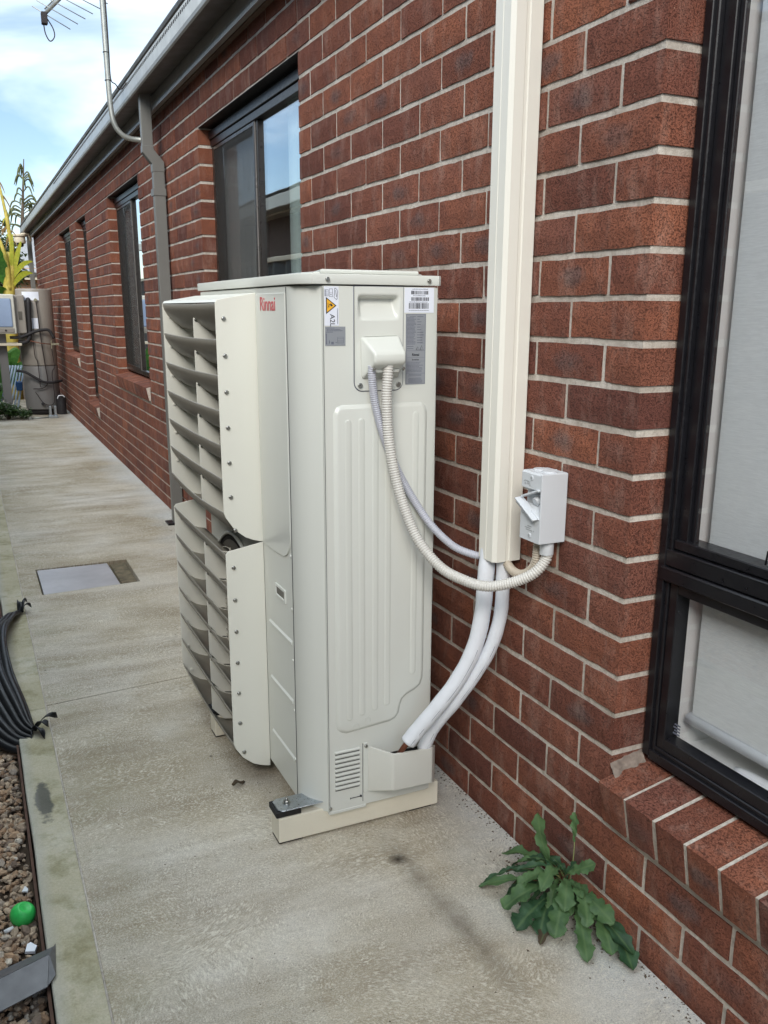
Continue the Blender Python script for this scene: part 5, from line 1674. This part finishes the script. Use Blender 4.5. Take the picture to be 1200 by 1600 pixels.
for (p0, dirs) in ((arcp[0], ((0.030, 0.07, 0.03), (0.045, 0.03, 0.015), (-0.005, 0.09, 0.02))), (arcp[-1], ((0.045, -0.02, 0.02), (0.075, 0.05, 0.015), (0.03, -0.06, 0.0)))):
    for d in dirs:
        b = MB()
        d = Vector(d)
        def strip(u, v, p0=p0, d=d):
            w_ = 0.022 * (1 - u) ** 0.7 + 0.004
            s_ = d.cross(Vector((0, 0, 1))).normalized()
            q = p0 + d * u + Vector((0, 0, 0.02 * math.sin(u * 3)))
            return q + s_ * (v - 0.5) * w_ + Vector((0, 0, 1)) * (v - 0.5) * 0.02 * math.sin(u * 5)
        b.grid(strip, 8, 3)
        o = b.build('torn_end', M['blackpl'], blk, recalc=False, smooth=True)
        mod = o.modifiers.new('thickness', 'SOLIDIFY'); mod.thickness = 0.0025

# green ball with a moulded dimple
b = MB()
bmesh.ops.create_uvsphere(b.bm, u_segments=36, v_segments=24, radius=0.0285)
dn = Vector((0.30, -0.25, 0.92)).normalized()
for v in b.bm.verts:
    k = v.co.normalized().dot(dn)
    if k > 0.86:
        v.co -= dn * (k - 0.86) / 0.14 * 0.008
    v.co.z *= 0.96
for v in b.bm.verts: v.co += Vector((-1.1825, 0.604, -0.028))
ballo = b.build('ball', M['ball'], smooth=True); tag(ballo, 'small bright green plastic ball lying on the gravel by the edge strip', 'ball')
# bent metal offcut
mo = empty('metal_offcut', (-1.2, 0.33, -0.03), 'folded dark grey metal flashing offcut lying across the gravel edge', 'metal offcut')
b = MB()
def plate3(p, q, r_, s_, th_, nm, par, mat):
    b = MB(); P = [Vector(v) for v in (p, q, r_, s_)]
    nn = (P[1] - P[0]).cross(P[3] - P[0]).normalized() * th_
    vs = P + [v - nn for v in P]
    b.poly(vs, [(0, 1, 2, 3), (7, 6, 5, 4), (0, 4, 5, 1), (1, 5, 6, 2), (2, 6, 7, 3), (3, 7, 4, 0)])
    return b.build(nm, mat, par)
plate3((-1.40, 0.262, -0.035), (-1.150, 0.300, 0.004), (-1.140, 0.372, 0.022), (-1.39, 0.340, -0.018), 0.003, 'lower_flange', mo, M['offcut'])
plate3((-1.39, 0.341, -0.0175), (-1.140, 0.373, 0.0225), (-1.125, 0.420, 0.004), (-1.38, 0.405, -0.040), 0.003, 'upper_flange', mo, M['offcut'])
plate3((-1.149, 0.302, 0.0045), (-1.132, 0.318, 0.012), (-1.124, 0.424, 0.006), (-1.139, 0.373, 0.0228), 0.002, 'end_fold', mo, M['offcut'])
b = MB(); b.prism([(-1.205, 0.10), (-1.186, 0.10), (-1.180, 0.275), (-1.200, 0.285)], 'z', -0.052, -0.044, 0.001, 1); st = b.build('timber_strip', M['offcut']); tag(st, 'narrow grey strip half buried in gravel under the metal offcut', 'strip')
b = MB(); b.prism([(-1.186, 0.484), (-1.166, 0.476), (-1.160, 0.494), (-1.172, 0.512), (-1.180, 0.508)], 'z', -0.046, -0.038, 0.001, 1); so = b.build('paper_scrap', M['white_g']); tag(so, 'crisp white scrap lying on gravel between the ball and the metal offcut', 'scrap')
b = MB(); b.prism([(-1.180, 0.715), (-1.166, 0.708), (-1.165, 0.722), (-1.172, 0.735)], 'z', -0.046, -0.041, 0.001, 1); so = b.build('paper_scrap', M['white']); tag(so, 'tiny pale scrap on the gravel just beyond the green ball', 'scrap')
b = MB(); b.tube([(-1.225, 0.575, -0.042), (-1.205, 0.580, -0.040)], 0.005, 8); so = b.build('shell', M['white']); tag(so, 'small white shell on the gravel left of the green ball', 'shell')

# crumbs along the foot of the wall and on the path
V, F = [], []
def crumb(p, s_):
    k = len(V); a = rnd.uniform(0, 6.3)
    for j in range(3):
        V.append(Vector(p) + Vector((math.cos(a + j * 2.1) * s_ * rnd.uniform(.6, 1.4), math.sin(a + j * 2.1) * s_ * rnd.uniform(.6, 1.4), 0.0005)))
    V.append(Vector(p) + Vector((0, 0, s_ * 0.7)))
    F.extend([(k, k + 1, k + 3), (k + 1, k + 2, k + 3), (k + 2, k, k + 3)])
for i in range(1500):
    y = rnd.uniform(-1.0, 6.0) if i % 3 else rnd.uniform(-0.6, 1.2)
    if mnoise.noise(Vector((0, y * 2.3, 4))) < rnd.uniform(-0.5, 0.5): continue
    crumb((-abs(rnd.gauss(0, 0.012)) - 0.004, y, 0.0), rnd.uniform(0.001, 0.0035))
for i in range(200):
    crumb((rnd.uniform(-1.0, -0.05), rnd.uniform(-0.6, 2.5), 0.0), rnd.uniform(0.0012, 0.003))
for i in range(420):
    crumb((-0.012 - abs(rnd.gauss(0, 0.045)), rnd.gauss(0.08, 0.09), 0.0), rnd.uniform(0.0015, 0.0048))
for i in range(160):
    crumb((-abs(rnd.gauss(0, 0.03)) - 0.004, rnd.uniform(-0.8, 1.0), 0.0), rnd.uniform(0.002, 0.005))
me = bpy.data.meshes.new('debris_crumbs'); me.from_pydata(V, [], F); me.materials.append(M['bark'])
o = bpy.data.objects.new('debris_crumbs', me); COL.objects.link(o); tag(o, 'dark crumbs and grit scattered along the foot of the brick wall', 'debris', kind='stuff')
# curled dead leaf by the rail
b = MB()
def dl(u, v): return (-0.585 + 0.036 * (u - 0.5) + 0.006 * math.sin(v * 3), 0.905 + 0.02 * (v - 0.5) * math.sin(math.pi * (0.05 + u * 0.9)), 0.004 + 0.008 * math.sin(u * 4) ** 2 + 0.006 * (v - 0.5) ** 2 * 4)
b.grid(dl, 8, 4)
o = b.build('dead_leaf', M['weed_dead'], recalc=False, smooth=True); add_tone(o.data, 0.4); tag(o, 'small curled brown dead leaf on the path below the lower air guard', 'leaf')

# ================================================================== MAST AND AERIAL
mast = empty('antenna_mast', (-0.02, 4.35, 2.30), 'galvanised cranked pipe mast rising from the wall past the gutter', 'mast')
mp = spline([(-0.082, 4.33, 2.296), (-0.12, 4.345, 2.297), (-0.165, 4.35, 2.300), (-0.215, 4.35, 2.318), (-0.252, 4.35, 2.365), (-0.268, 4.35, 2.44), (-0.274, 4.35, 2.60), (-0.276, 4.35, 3.0), (-0.276, 4.35, 3.42)], 60)
b = MB(); b.tube(mp, 0.0150, 14); b.build('mast_pipe', M['mast'], mast)
b = MB(); b.box((-0.100, 4.267, 2.275), (-0.080, 4.345, 2.315), 0.002); b.build('wall_bracket', M['mast'], mast)
b = MB()
for z in (2.60, 2.745): b.tube([(-0.276 + 0.0165 * math.cos(a), 4.35 + 0.0165 * math.sin(a), z) for a in [2 * math.pi * k / 16 for k in range(17)]], 0.0018, 5, caps=False)
b.tube(spline([(-0.262, 4.342, 3.4), (-0.260, 4.342, 3.0), (-0.260, 4.342, 2.75), (-0.260, 4.342, 2.61), (-0.235, 4.35, 2.585), (-0.20, 4.36, 2.565), (-0.13, 4.37, 2.66)], 50), 0.0032, 6)
b.build('aerial_cable', M['cable'], mast)
ant = empty('tv_antenna', (-0.40, 4.35, 3.0), 'television aerial with thin rods at the top of the mast', 'antenna')
A0, A1 = Vector((-0.585, 4.36, 2.905)), Vector((-0.30, 4.36, 3.19))
b = MB(); b.tube([A0, A1], 0.010, 6); b.tube([A0 + Vector((0, 0, 0.022)), A1 + Vector((0, 0, 0.02))], 0.004, 6); b.build('boom', M['mast'], ant)
for k in range(9):
    p = A0.lerp(A1, 0.02 + 0.11 * k)
    L_ = 0.13 + 0.012 * k
    b = MB(); b.tube([p + Vector((-L_ * 0.55, -L_ * 0.10, -0.005 + 0.06 * 0.4)), p + Vector((L_ * 0.95, L_ * 0.10, -0.065))], 0.0028, 5); b.build('rod', M['mast'], ant)
b = MB(); b.box((A0.x - 0.022, 4.34, A0.z - 0.055), (A0.x + 0.010, 4.38, A0.z + 0.006), 0.004); b.build('balun_box', M['cable'], ant)
b = MB(); b.tube(spline([A0 + Vector((-0.012, 0, -0.05)), A0 + Vector((-0.006, 0, -0.10)), A0 + Vector((0.015, 0, -0.135)), A0 + Vector((0.040, 0, -0.11)), A0 + Vector((0.036, 0, -0.07)), A0 + Vector((0.010, 0, -0.025))], 24), 0.0032, 6); b.build('cable_loop', M['cable'], ant)

# ================================================================== HOT WATER TANK
tank = empty('hot_water_tank', (-0.305, 11.2, 0), 'tall beige cylindrical hot water tank with black lagged pipes at the path\'s far end', 'water tank')
TX, TY, TR = -0.318, 11.15, 0.215
b = MB(); b.cyl((TX, TY, 0.07), (TX, TY, 0.62), TR, 48, 0.01); b.build('lower_shell', M['tank_d'], tank)
b = MB(); b.cyl((TX, TY, 0.622), (TX, TY, 1.578), TR + 0.002, 48, 0.018); b.build('shell', M['tank'], tank)
b = MB(); b.cyl((TX, TY, 0.0), (TX, TY, 0.07), TR - 0.02, 32); b.build('base', M['dark'], tank)
b = MB()
for (x, z0, z1, w_) in ((-0.345, 1.435, 1.54, 0.13),):
    n = 8
    pts = [(TX + (TR + 0.004) * math.sin(a), TY - (TR + 0.004) * math.cos(a)) for a in [-0.75 + 0.95 * i / n for i in range(n + 1)]]
    vs = [(p[0], p[1], z) for z in (z0, z1) for p in pts]; b.poly(vs, [(i, i + 1, n + 2 + i, n + 1 + i) for i in range(n)])
b.build('tank_label', M['label_w'], tank)
b = MB(); n = 5; pts = [(TX + (TR + 0.004) * math.sin(a), TY - (TR + 0.004) * math.cos(a)) for a in [-0.30 + 0.34 * i / n for i in range(n + 1)]]
vs = [(p[0], p[1], z) for z in (1.09, 1.22) for p in pts]; b.poly(vs, [(i, i + 1, n + 2 + i, n + 1 + i) for i in range(n)]); b.build('tank_label', M['label_w'], tank)
YT = TY - TR
b = MB()
b.tube(spline([(-0.405, YT + 0.02, 1.44), (-0.405, YT - 0.045, 1.43), (-0.412, YT - 0.05, 1.25), (-0.42, YT - 0.05, 1.05), (-0.44, YT - 0.05, 0.96), (-0.50, YT - 0.04, 0.92), (-0.56, YT - 0.02, 0.93)], 40), 0.026, 12)
b.build('lagged_pipe', M['lag'], tank); b = MB()
b.tube(spline([(-0.66, YT - 0.06, 0.985), (-0.56, YT - 0.07, 0.985), (-0.47, YT - 0.07, 1.01), (-0.36, YT - 0.07, 1.055), (-0.26, YT - 0.06, 1.075), (-0.19, YT - 0.05, 1.065), (-0.14, YT - 0.05, 0.97)], 40), 0.019, 10)
b.build('lagged_pipe', M['lag'], tank); b = MB()
b.tube(spline([(-0.62, YT - 0.03, 0.575), (-0.52, YT - 0.05, 0.555), (-0.42, YT - 0.06, 0.49), (-0.32, YT - 0.06, 0.43), (-0.20, YT - 0.03, 0.415), (-0.08, YT + 0.1, 0.425)], 40), 0.017, 10)
b.build('lagged_pipe', M['lag'], tank)
b = MB()
b.tube(spline([(-0.315, YT - 0.03, 1.425), (-0.305, YT - 0.035, 1.25), (-0.295, YT - 0.035, 0.95), (-0.275, YT - 0.035, 0.65), (-0.262, YT - 0.035, 0.42), (-0.33, YT - 0.03, 0.345), (-0.44, YT - 0.02, 0.34)], 40), 0.007, 8)
b.build('cable', M['cable'], tank); b = MB()
b.tube(spline([(-0.39, YT - 0.03, 0.95), (-0.385, YT - 0.035, 0.75), (-0.36, YT - 0.035, 0.66), (-0.355, YT - 0.035, 0.36)], 30), 0.005, 8)
b.build('cable', M['cable'], tank); b = MB()
b.tube(spline([(-0.18, YT - 0.03, 0.86), (-0.165, YT - 0.03, 0.62), (-0.20, YT - 0.03, 0.52), (-0.20, YT - 0.03, 0.17), (-0.32, YT - 0.03, 0.145), (-0.42, YT - 0.02, 0.30)], 40), 0.005, 8)
b.build('cable', M['cable'], tank)
b = MB(); b.tube([(-0.48, YT - 0.06, 0.955), (-0.30, YT - 0.065, 0.91), (-0.16, YT - 0.06, 0.895)], 0.006, 8); b.build('copper_line', M['copper'], tank)
b = MB(); b.box((-0.175, YT - 0.075, 0.885), (-0.085, YT - 0.045, 0.910), 0.004); b.box((-0.185, YT - 0.07, 0.84), (-0.172, YT - 0.05, 0.945), 0.003); b.build('valve', M['brass'], tank)
for x in (-0.395, -0.318):
    b = MB(); b.cyl((x, YT - 0.03, 1.44), (x, YT + 0.05, 1.44), 0.020, 16); b.build('port', M['brass'], tank)
b = MB(); b.cyl((-0.345, YT - 0.05, 0.145), (-0.345, YT - 0.01, 0.145), 0.018, 12); b.build('drain_cap', M['lag'], tank)

mc = empty('inverter_box', (-0.62, 10.9, 0.95), 'beige metal cabinet with a bluish glass door mounted left of the water tank', 'cabinet')
b = MB(); b.box((-0.90, 10.86, 1.035), (-0.455, 11.10, 1.500), 0.012, 2); b.build('cabinet_box', M['tank'], mc)
b = MB(); frame_ring(b, 0, 1, 0, 1, 0, 1, 0.1) if False else None
b = MB(); b.box((-0.92, 10.79, 1.03), (-0.575, 10.862, 1.505), 0.015, 3); b.build('door_frame', simple('pale_frame', srgb(206, 204, 192), 0.4), mc)
b = MB(); b.box((-0.90, 10.778, 1.115), (-0.615, 10.792, 1.455), 0.012, 2); b.build('door_glass', M['bluefilm'], mc)
b = MB(); b.box((-0.90, 10.782, 1.045), (-0.60, 10.791, 1.100), 0.004); b.build('control_panel', M['tank'], mc)
b = MB(); b.cyl((-0.70, 10.776, 1.072), (-0.70, 10.784, 1.072), 0.012, 14); b.build('knob', M['cable'], mc)
b = MB(); b.box((-0.535, 10.852, 1.20), (-0.495, 10.862, 1.30)); b.build('vent_plate', M['fan'], mc)
b = MB(); b.box((-0.80, 10.95, 0.0), (-0.70, 11.0, 1.036), 0.003); b.build('stand', M['tank_d'], mc)
b = MB(); b.box((-1.02, 10.80, 0.885), (-0.53, 11.15, 0.915), 0.004); b.build('shelf', M['trim'], mc)
# small grey drum and downspout shoe at the foot of the wall
b = MB(); b.cyl((-0.115, 10.95, 0.0), (-0.115, 10.95, 0.235), 0.06, 24, 0.006); dr = b.build('plastic_drum', M['lag']); tag(dr, 'small dark drum standing between the water tank and the brick wall', 'drum')
b = MB(); b.tube(spline([(-0.165, 10.86, 0.21), (-0.15, 10.86, 0.245), (-0.10, 10.86, 0.25), (-0.075, 10.86, 0.225)], 14), 0.006, 8); b.build('handle', M['white_g'], dr)
sh = empty('metal_bracket', (-0.25, 10.6, 0), 'light grey forked metal bracket standing on the path before the tank', 'bracket')
b = MB(); b.box((-0.315, 10.50, 0.0), (-0.205, 10.62, 0.035), 0.004); b.build('base', M['zinc'], sh)
for x in (-0.305, -0.245):
    b = MB(); b.box((x, 10.53, 0.034), (x + 0.032, 10.60, 0.150), 0.004); b.build('prong', M['zinc'], sh)
b = MB(); b.tube([(-0.30, 10.55, 0.012), (-0.52, 10.50, 0.010)], 0.010, 8); b.cyl((-0.535, 10.46, 0.02), (-0.535, 10.56, 0.02), 0.022, 14); b.build('handle', M['mast'], sh)

# wall lamp under the far eave
lamp = empty('eave_lamp', (-0.10, 14.3, 2.45), 'cream round outdoor lamp fixed under the far end of the eave', 'lamp')
b = MB(); b.cyl((-0.22, 14.45, 2.335), (-0.22, 14.45, 2.435), 0.085, 24, 0.012); b.cyl((-0.22, 14.45, 2.435), (-0.22, 14.45, 2.475), 0.105, 24, 0.01); b.build('lamp_body', M['trim'], lamp)
b = MB(); b.tube(spline([(-0.20, 14.45, 2.47), (-0.10, 14.45, 2.48), (-0.07, 14.45, 2.45), (-0.06, 14.5, 2.38)], 14), 0.022, 10); b.build('lamp_arm', M['trim'], lamp)
b = MB(); b.cyl((-0.22, 14.45, 2.29), (-0.22, 14.45, 2.336), 0.05, 20, 0.01); b.build('lamp_lens', M['dark'], lamp)

# ================================================================== NEIGHBOUR SIDE
fen = empty('boundary_fence', (-1.95, 5, 0), 'dark slate ribbed steel fence with pale capping along the bed opposite the wall', 'fence')
y = -5.0
k = 0
while y < 24:
    b = MB()
    pts = []
    n = 12
    for i in range(n + 1):
        yy = y + 2.35 * i / n
        x = -1.95 + (0.018 if i % 2 else -0.018)
        pts.append((x, yy + 0.02))
    poly = pts + [(p[0] - 0.004, p[1]) for p in reversed(pts)]
    b.prism(poly, 'z', -0.05, 1.87)
    b.build('fence_panel', M['fence'], fen)
    b = MB(); b.box((-1.99, y - 0.03, -0.1), (-1.91, y + 0.03, 1.91), 0.004); b.build('fence_post', M['fence'], fen)
    b = MB(); b.box((-1.985, y + 0.03, 1.86), (-1.915, y + 2.35, 1.91), 0.004); b.build('fence_rail', M['trim'], fen)
    y += 2.38
nh = empty('neighbour_house', (-2.9, 6, 0), 'neighbouring brown brick house with pale gutter beyond the fence', 'house')
nb = MB(); nb.box((-7, -6.0, -0.1), (-2.88, 20.0, 2.62)); nb.build('wall', simple('brown_brick_far', srgb(104, 84, 72), 0.9, var=0.15, vscale=8), nh)
nb = MB(); nb.box((-2.72, -6.3, 2.62), (-2.50, 20.3, 2.78), 0.01); nb.build('gutter', simple('pale_gutter', srgb(196, 190, 174), 0.4), nh)
nb = MB(); nb.box((-2.88, -6.2, 2.60), (-2.70, 20.2, 2.64)); nb.build('soffit', M['trim'], nh)
nb = MB(); nb.prism([(-2.56, 2.785), (-6.2, 4.2), (-6.2, 4.25), (-2.51, 2.82)], 'y', -6.3, 20.3); nb.build('roof', M['roof'], nh)
for y_, L_ in ((3.0, 1.2), (8.0, 1.5), (13.0, 1.0)):
    b = MB(); b.box((-2.91, y_, 1.0), (-2.86, y_ + L_, 2.1), 0.01); b.build('window', M['black_al'], nh)

far = empty('rear_house', (1.0, 22, 0), 'pale brick house with grey roof seen beyond the far corner of the wall', 'house')
b = MB(); b.box((-0.35, 21.6, -0.3), (6, 26, 1.98)); b.build('wall', M['mortar'], far)
V, F, T, LC = [], [], [], []
for i in range(14):
    z = 1.05 + 0.086 * i
    yv = -0.35 + (0.12 if i % 2 else 0)
    while yv < 1.9:
        k = len(V); t = rnd.random()
        for (xx, zz) in ((yv + 0.006, z + 0.006), (yv + 0.234, z + 0.006), (yv + 0.234, z + 0.08), (yv + 0.006, z + 0.08)):
            for d in (21.59, 21.64):
                V.append((xx, d, zz)); T.append(t); LC += [0, 0.2, 0]
        F += [(k, k + 2, k + 4, k + 6), (k, k + 1, k + 3, k + 2), (k + 2, k + 3, k + 5, k + 4), (k + 4, k + 5, k + 7, k + 6), (k + 6, k + 7, k + 1, k)]
        yv += 0.24
me = bpy.data.meshes.new('brick_courses'); me.from_pydata(V, [], F); me.materials.append(simple('tan_brick_far', srgb(196, 150, 112), 0.9, var=0.25, vscale=6)); o = bpy.data.objects.new('brick_courses', me); link(o, far); tag(o, kind='stuff')
b = MB(); b.box((-0.55, 21.3, 1.98), (6, 21.6, 2.06)); b.build('eave', M['trim'], far)
b = MB(); b.box((-0.60, 21.25, 2.06), (6, 21.32, 2.14)); b.build('gutter', M['gutter'], far)
b = MB(); b.poly([(-0.6, 21.3, 2.13), (6.2, 21.3, 2.13), (4.2, 24, 3.1), (0.6, 24, 3.1), (-0.6, 26, 2.13)], [(0, 1, 2, 3), (0, 3, 4)]); b.build('roof', M['rooffar'], far)

# ================================================================== PLANTS AT THE FAR END
def blade_leaf(root, tip, w_, arch, mat, par, name='leaf', n=14, tear=0.0, twist=0.0, seed=0):
    root, tip = Vector(root), Vector(tip); d = tip - root
    side = d.cross(Vector((0.2, 1, 0.1))).normalized()
    if abs(side.z) > 0.9: side = Vector((1, 0, 0))
    r_ = random.Random(seed)
    V, F, LC = [], [], []
    for i in range(n + 1):
        u = i / n
        c = root + d * u + Vector((0, 0, 1)) * arch * 4 * u * (1 - u)
        ww = w_ * math.sin(math.pi * (0.06 + 0.9 * u)) ** 0.6
        if tear: ww *= r_.uniform(1 - tear, 1)
        for a in (-1, 0, 1):
            V.append(c + side * (a * ww / 2) + Vector((0, 0, 1)) * (abs(a) * -0.12 * ww)); LC += [a * .5, u, 0]
    for i in range(n):
        for j in range(2):
            k = i * 3 + j; F.append((k, k + 1, k + 4, k + 3))
    me = bpy.data.meshes.new(name); me.from_pydata(V, [], F); me.materials.append(mat); add_tone(me, r_.random(), LC)
    for p in me.polygons: p.use_smooth = True
    o = bpy.data.objects.new(name, me); return link(o, par)
ban = empty('banana_plant', (-0.42, 13.6, 0), 'yellowing banana plant with drooping split leaves rising behind the water tank', 'plant')
b = MB(); b.tube(spline([(-0.56, 13.6, -0.1), (-0.54, 13.6, 0.9), (-0.50, 13.6, 1.5), (-0.44, 13.6, 1.9), (-0.42, 13.6, 2.15)], 20), [0.13 - 0.0035 * k for k in range(20)], 14); b.build('trunk', M['banana_s'], ban)
b = MB()
for pts in ([(-0.50, 13.58, 1.55), (-0.40, 13.55, 2.0), (-0.42, 13.5, 2.5), (-0.47, 13.5, 2.95), (-0.53, 13.5, 3.35)], [(-0.48, 13.55, 1.6), (-0.50, 13.5, 2.05), (-0.58, 13.5, 2.4), (-0.68, 13.4, 2.75)]):
    b.tube(spline(pts, 24), [0.045 - 0.0015 * k for k in range(24)], 8)
b.build('leaf_stalk', M['banana_s'], ban)
blade_leaf((-0.44, 13.55, 1.75), (-0.27, 13.45, 2.30), 0.07, 0.03, M['banana_l'], ban, seed=1)
blade_leaf((-0.44, 13.55, 1.75), (-0.14, 13.40, 2.02), 0.07, 0.08, M['banana_l'], ban, seed=2)
blade_leaf((-0.44, 13.55, 1.65), (-0.16, 13.30, 1.85), 0.08, 0.08, M['banana_l'], ban, seed=3)
blade_leaf((-0.45, 13.55, 1.8), (-0.38, 13.45, 2.40), 0.06, 0.0, M['banana_l'], ban, seed=4)
blade_leaf((-0.5, 13.55, 1.8), (-1.1, 13.3, 1.9), 0.30, 0.25, M['banana_g'], ban, seed=5, tear=0.2)
blade_leaf((-0.5, 13.6, 1.7), (-0.95, 13.0, 2.35), 0.32, 0.18, M['banana_g'], ban, seed=6, tear=0.2)
blade_leaf((-0.5, 13.6, 1.5), (-1.05, 13.2, 1.35), 0.28, 0.25, M['banana_g'], ban, seed=7, tear=0.2)
rr = random.Random(11)
for k in range(26):      # shredded dry frond hanging from the top stalks
    t = rr.random(); p = Vector((-0.41 - 0.12 * t, 13.5, 2.3 + 1.05 * t)); s_ = rr.choice((-1, 1))
    blade_leaf(p, p + Vector((s_ * rr.uniform(0.03, 0.12), 0, -rr.uniform(0.04, 0.22))), 0.018, 0.04, M['frond'] if rr.random() < 0.8 else M['banana_l'], ban, 'frond_shred', 5, 0, 0, k)

def leaf_cloud(name, center, size, count, leafsize, mat, par=None, seed=0, clumps=14, flat=0.0):
    r_ = random.Random(seed)
    C_ = [Vector((r_.gauss(0, 0.42), r_.gauss(0, 0.42), r_.gauss(0, 0.40))) for _ in range(clumps)]
    V, F, T, LC = [], [], [], []
    for i in range(count):
        c = r_.choice(C_); q = c + Vector((r_.gauss(0, 0.17), r_.gauss(0, 0.17), r_.gauss(0, 0.15)))
        p = Vector(center) + Vector((q.x * size[0], q.y * size[1], q.z * size[2]))
        a = r_.uniform(0, 6.3); e = r_.uniform(-0.9, 0.5); L_ = leafsize * r_.uniform(0.6, 1.4)
        d = Vector((math.cos(a) * math.cos(e), math.sin(a) * math.cos(e), math.sin(e))) * L_
        s_ = d.cross(Vector((r_.uniform(-.5, .5), r_.uniform(-.5, .5), 1))).normalized() * L_ * 0.26
        k = len(V)
        V += [p, p + d * 0.45 + s_, p + d, p + d * 0.45 - s_]; F.append((k, k + 1, k + 2, k + 3)); t = r_.random(); T += [t] * 4; LC += [0.4, t, 0] * 4
    me = bpy.data.meshes.new(name); me.from_pydata(V, [], F); me.materials.append(mat); add_tone(me, T, LC)
    o = bpy.data.objects.new(name, me)
    return link(o, par)
def tree(loc, h, size, n, leafsize, mat, label, seed, lean=0.0):
    t = empty('tree', loc, label, 'tree')
    x, y, z = loc
    b = MB()
    tp = [Vector((x, y, z)), Vector((x + lean * 0.3, y, z + h * 0.35)), Vector((x + lean, y, z + h * 0.8))]
    b.tube(spline(tp, 12), [0.10 - 0.006 * k for k in range(12)], 8)
    r_ = random.Random(seed)
    for k in range(7):
        s_ = tp[1].lerp(tp[2], r_.random()); e = s_ + Vector((r_.uniform(-1, 1) * size[0] * 0.7, r_.uniform(-1, 1) * size[1] * 0.7, r_.uniform(0.1, 0.7) * size[2]))
        b.tube([s_, (s_ + e) / 2 + Vector((0, 0, 0.1)), e], [0.035, 0.022, 0.008], 5)
    b.build('trunk', M['bark'], t)
    leaf_cloud('crown', (x + lean, y, z + h * 0.85), size, n, leafsize, mat, t, seed, 20)
    return t
tree((-0.75, 17.5, 0), 2.6, (0.75, 0.8, 0.75), 5200, 0.10, M['tree_l'], 'dark bushy tree behind the banana plant at the far left', 31)
tree((-0.20, 19.0, 0), 2.7, (0.38, 0.6, 0.60), 2200, 0.09, M['tree_l2'], 'olive tree just left of the far roof corner', 37)
# tall drooping conifer with curled branchlets
con = empty('drooping_conifer', (0.60, 24, 0), 'sparse olive conifer with drooping curled branchlets above the far gutter', 'tree')
b = MB(); b.tube([(0.42, 24, 0), (0.42, 24, 3.2), (0.62, 24, 4.95)], [0.09, 0.05, 0.012], 8); b.build('trunk', M['bark'], con)
rr = random.Random(9)
b = MB()
for k in range(46):
    t = rr.random() ** 0.8; z = 4.95 - 1.7 * t; rad = 0.05 + 0.36 * t; a = rr.uniform(0, 6.3)
    p0 = Vector((0.60 - 0.12 * t, 24, z)); p1 = p0 + Vector((math.cos(a) * rad, math.sin(a) * rad, 0.08)); p2 = p1 + Vector((math.cos(a) * 0.08, math.sin(a) * 0.08, -0.16 - 0.1 * rr.random()))
    b.tube(spline([p0, p0.lerp(p1, .6) + Vector((0, 0, 0.06)), p1, p2], 10), [0.012, 0.012, 0.016, 0.018, 0.020, 0.022, 0.022, 0.020, 0.016, 0.006], 5)
b.build('branches', M['tree_l2'], con)
for me_ in [con.children[-1].data]: add_tone(me_, 0.5)
# garden at the far left
def shrub(loc, size, n, ls, mat, label, seed, flowers=0):
    s_ = empty('shrub', loc, label, 'shrub')
    b = MB(); r_ = random.Random(seed)
    for k in range(9):
        e = Vector(loc) + Vector((r_.uniform(-1, 1) * size[0] * .7, r_.uniform(-1, 1) * size[1] * .7, size[2] * 1.2))
        b.tube([Vector(loc), (Vector(loc) + e) / 2 + Vector((0, 0, .04)), e], [0.008, 0.006, 0.003], 5)
    b.build('stem', M['bark'], s_)
    leaf_cloud('foliage', (loc[0], loc[1], loc[2] + size[2]), size, n, ls, mat, s_, seed, 14)
    if flowers: leaf_cloud('flowers', (loc[0], loc[1], loc[2] + size[2] * 1.1), size, flowers, ls * 0.8, M['flower'], s_, seed + 1, 8)
    return s_
shrub((-0.78, 10.6, -0.02), (0.24, 0.22, 0.13), 2600, 0.035, M['shrub'], 'low dark shrub with small white flowers at the path end before the tank', 41, 70)
shrub((-1.05, 11.3, -0.02), (0.30, 0.3, 0.28), 1600, 0.07, M['shrub'], 'taller leafy shrub at the far left below the glass-door cabinet', 43, 24)
gp = empty('garden_plant', (-0.85, 12.2, 0), 'broad-leaved green plant growing under the shelf left of the tank', 'plant')
rr = random.Random(4)
for k in range(16):
    a = rr.uniform(0, 6.3); L_ = rr.uniform(0.25, 0.5)
    p = Vector((-0.85, 12.2, 0.05)); q = p + Vector((math.cos(a) * L_, math.sin(a) * L_ * 0.6, rr.uniform(0.3, 0.8)))
    blade_leaf(p, q, rr.uniform(0.10, 0.2), 0.12, M['banana_g'], gp, seed=k)
tb = empty('tube_bundle', (-0.62, 11.5, 0), 'leaning bundle of pale blue tubes left of the water tank', 'tubes')
for k in range(6):
    b = MB(); b.tube([(-0.86 + 0.045 * k, 11.45, 0.0), (-0.66 + 0.035 * k, 11.6, 0.60)], 0.013, 8); b.build('tube', M['tube'], tb)
b = MB(); b.box((-0.62, 11.42, 0.28), (-0.54, 11.5, 0.40), 0.01); bp_ = b.build('blue_tub', M['bluepl']); tag(bp_, 'small blue plastic tub beside the bundle of tubes', 'tub')

# ================================================================== tidy
for o in bpy.data.objects:
    if '_w' in o: del o['_w']
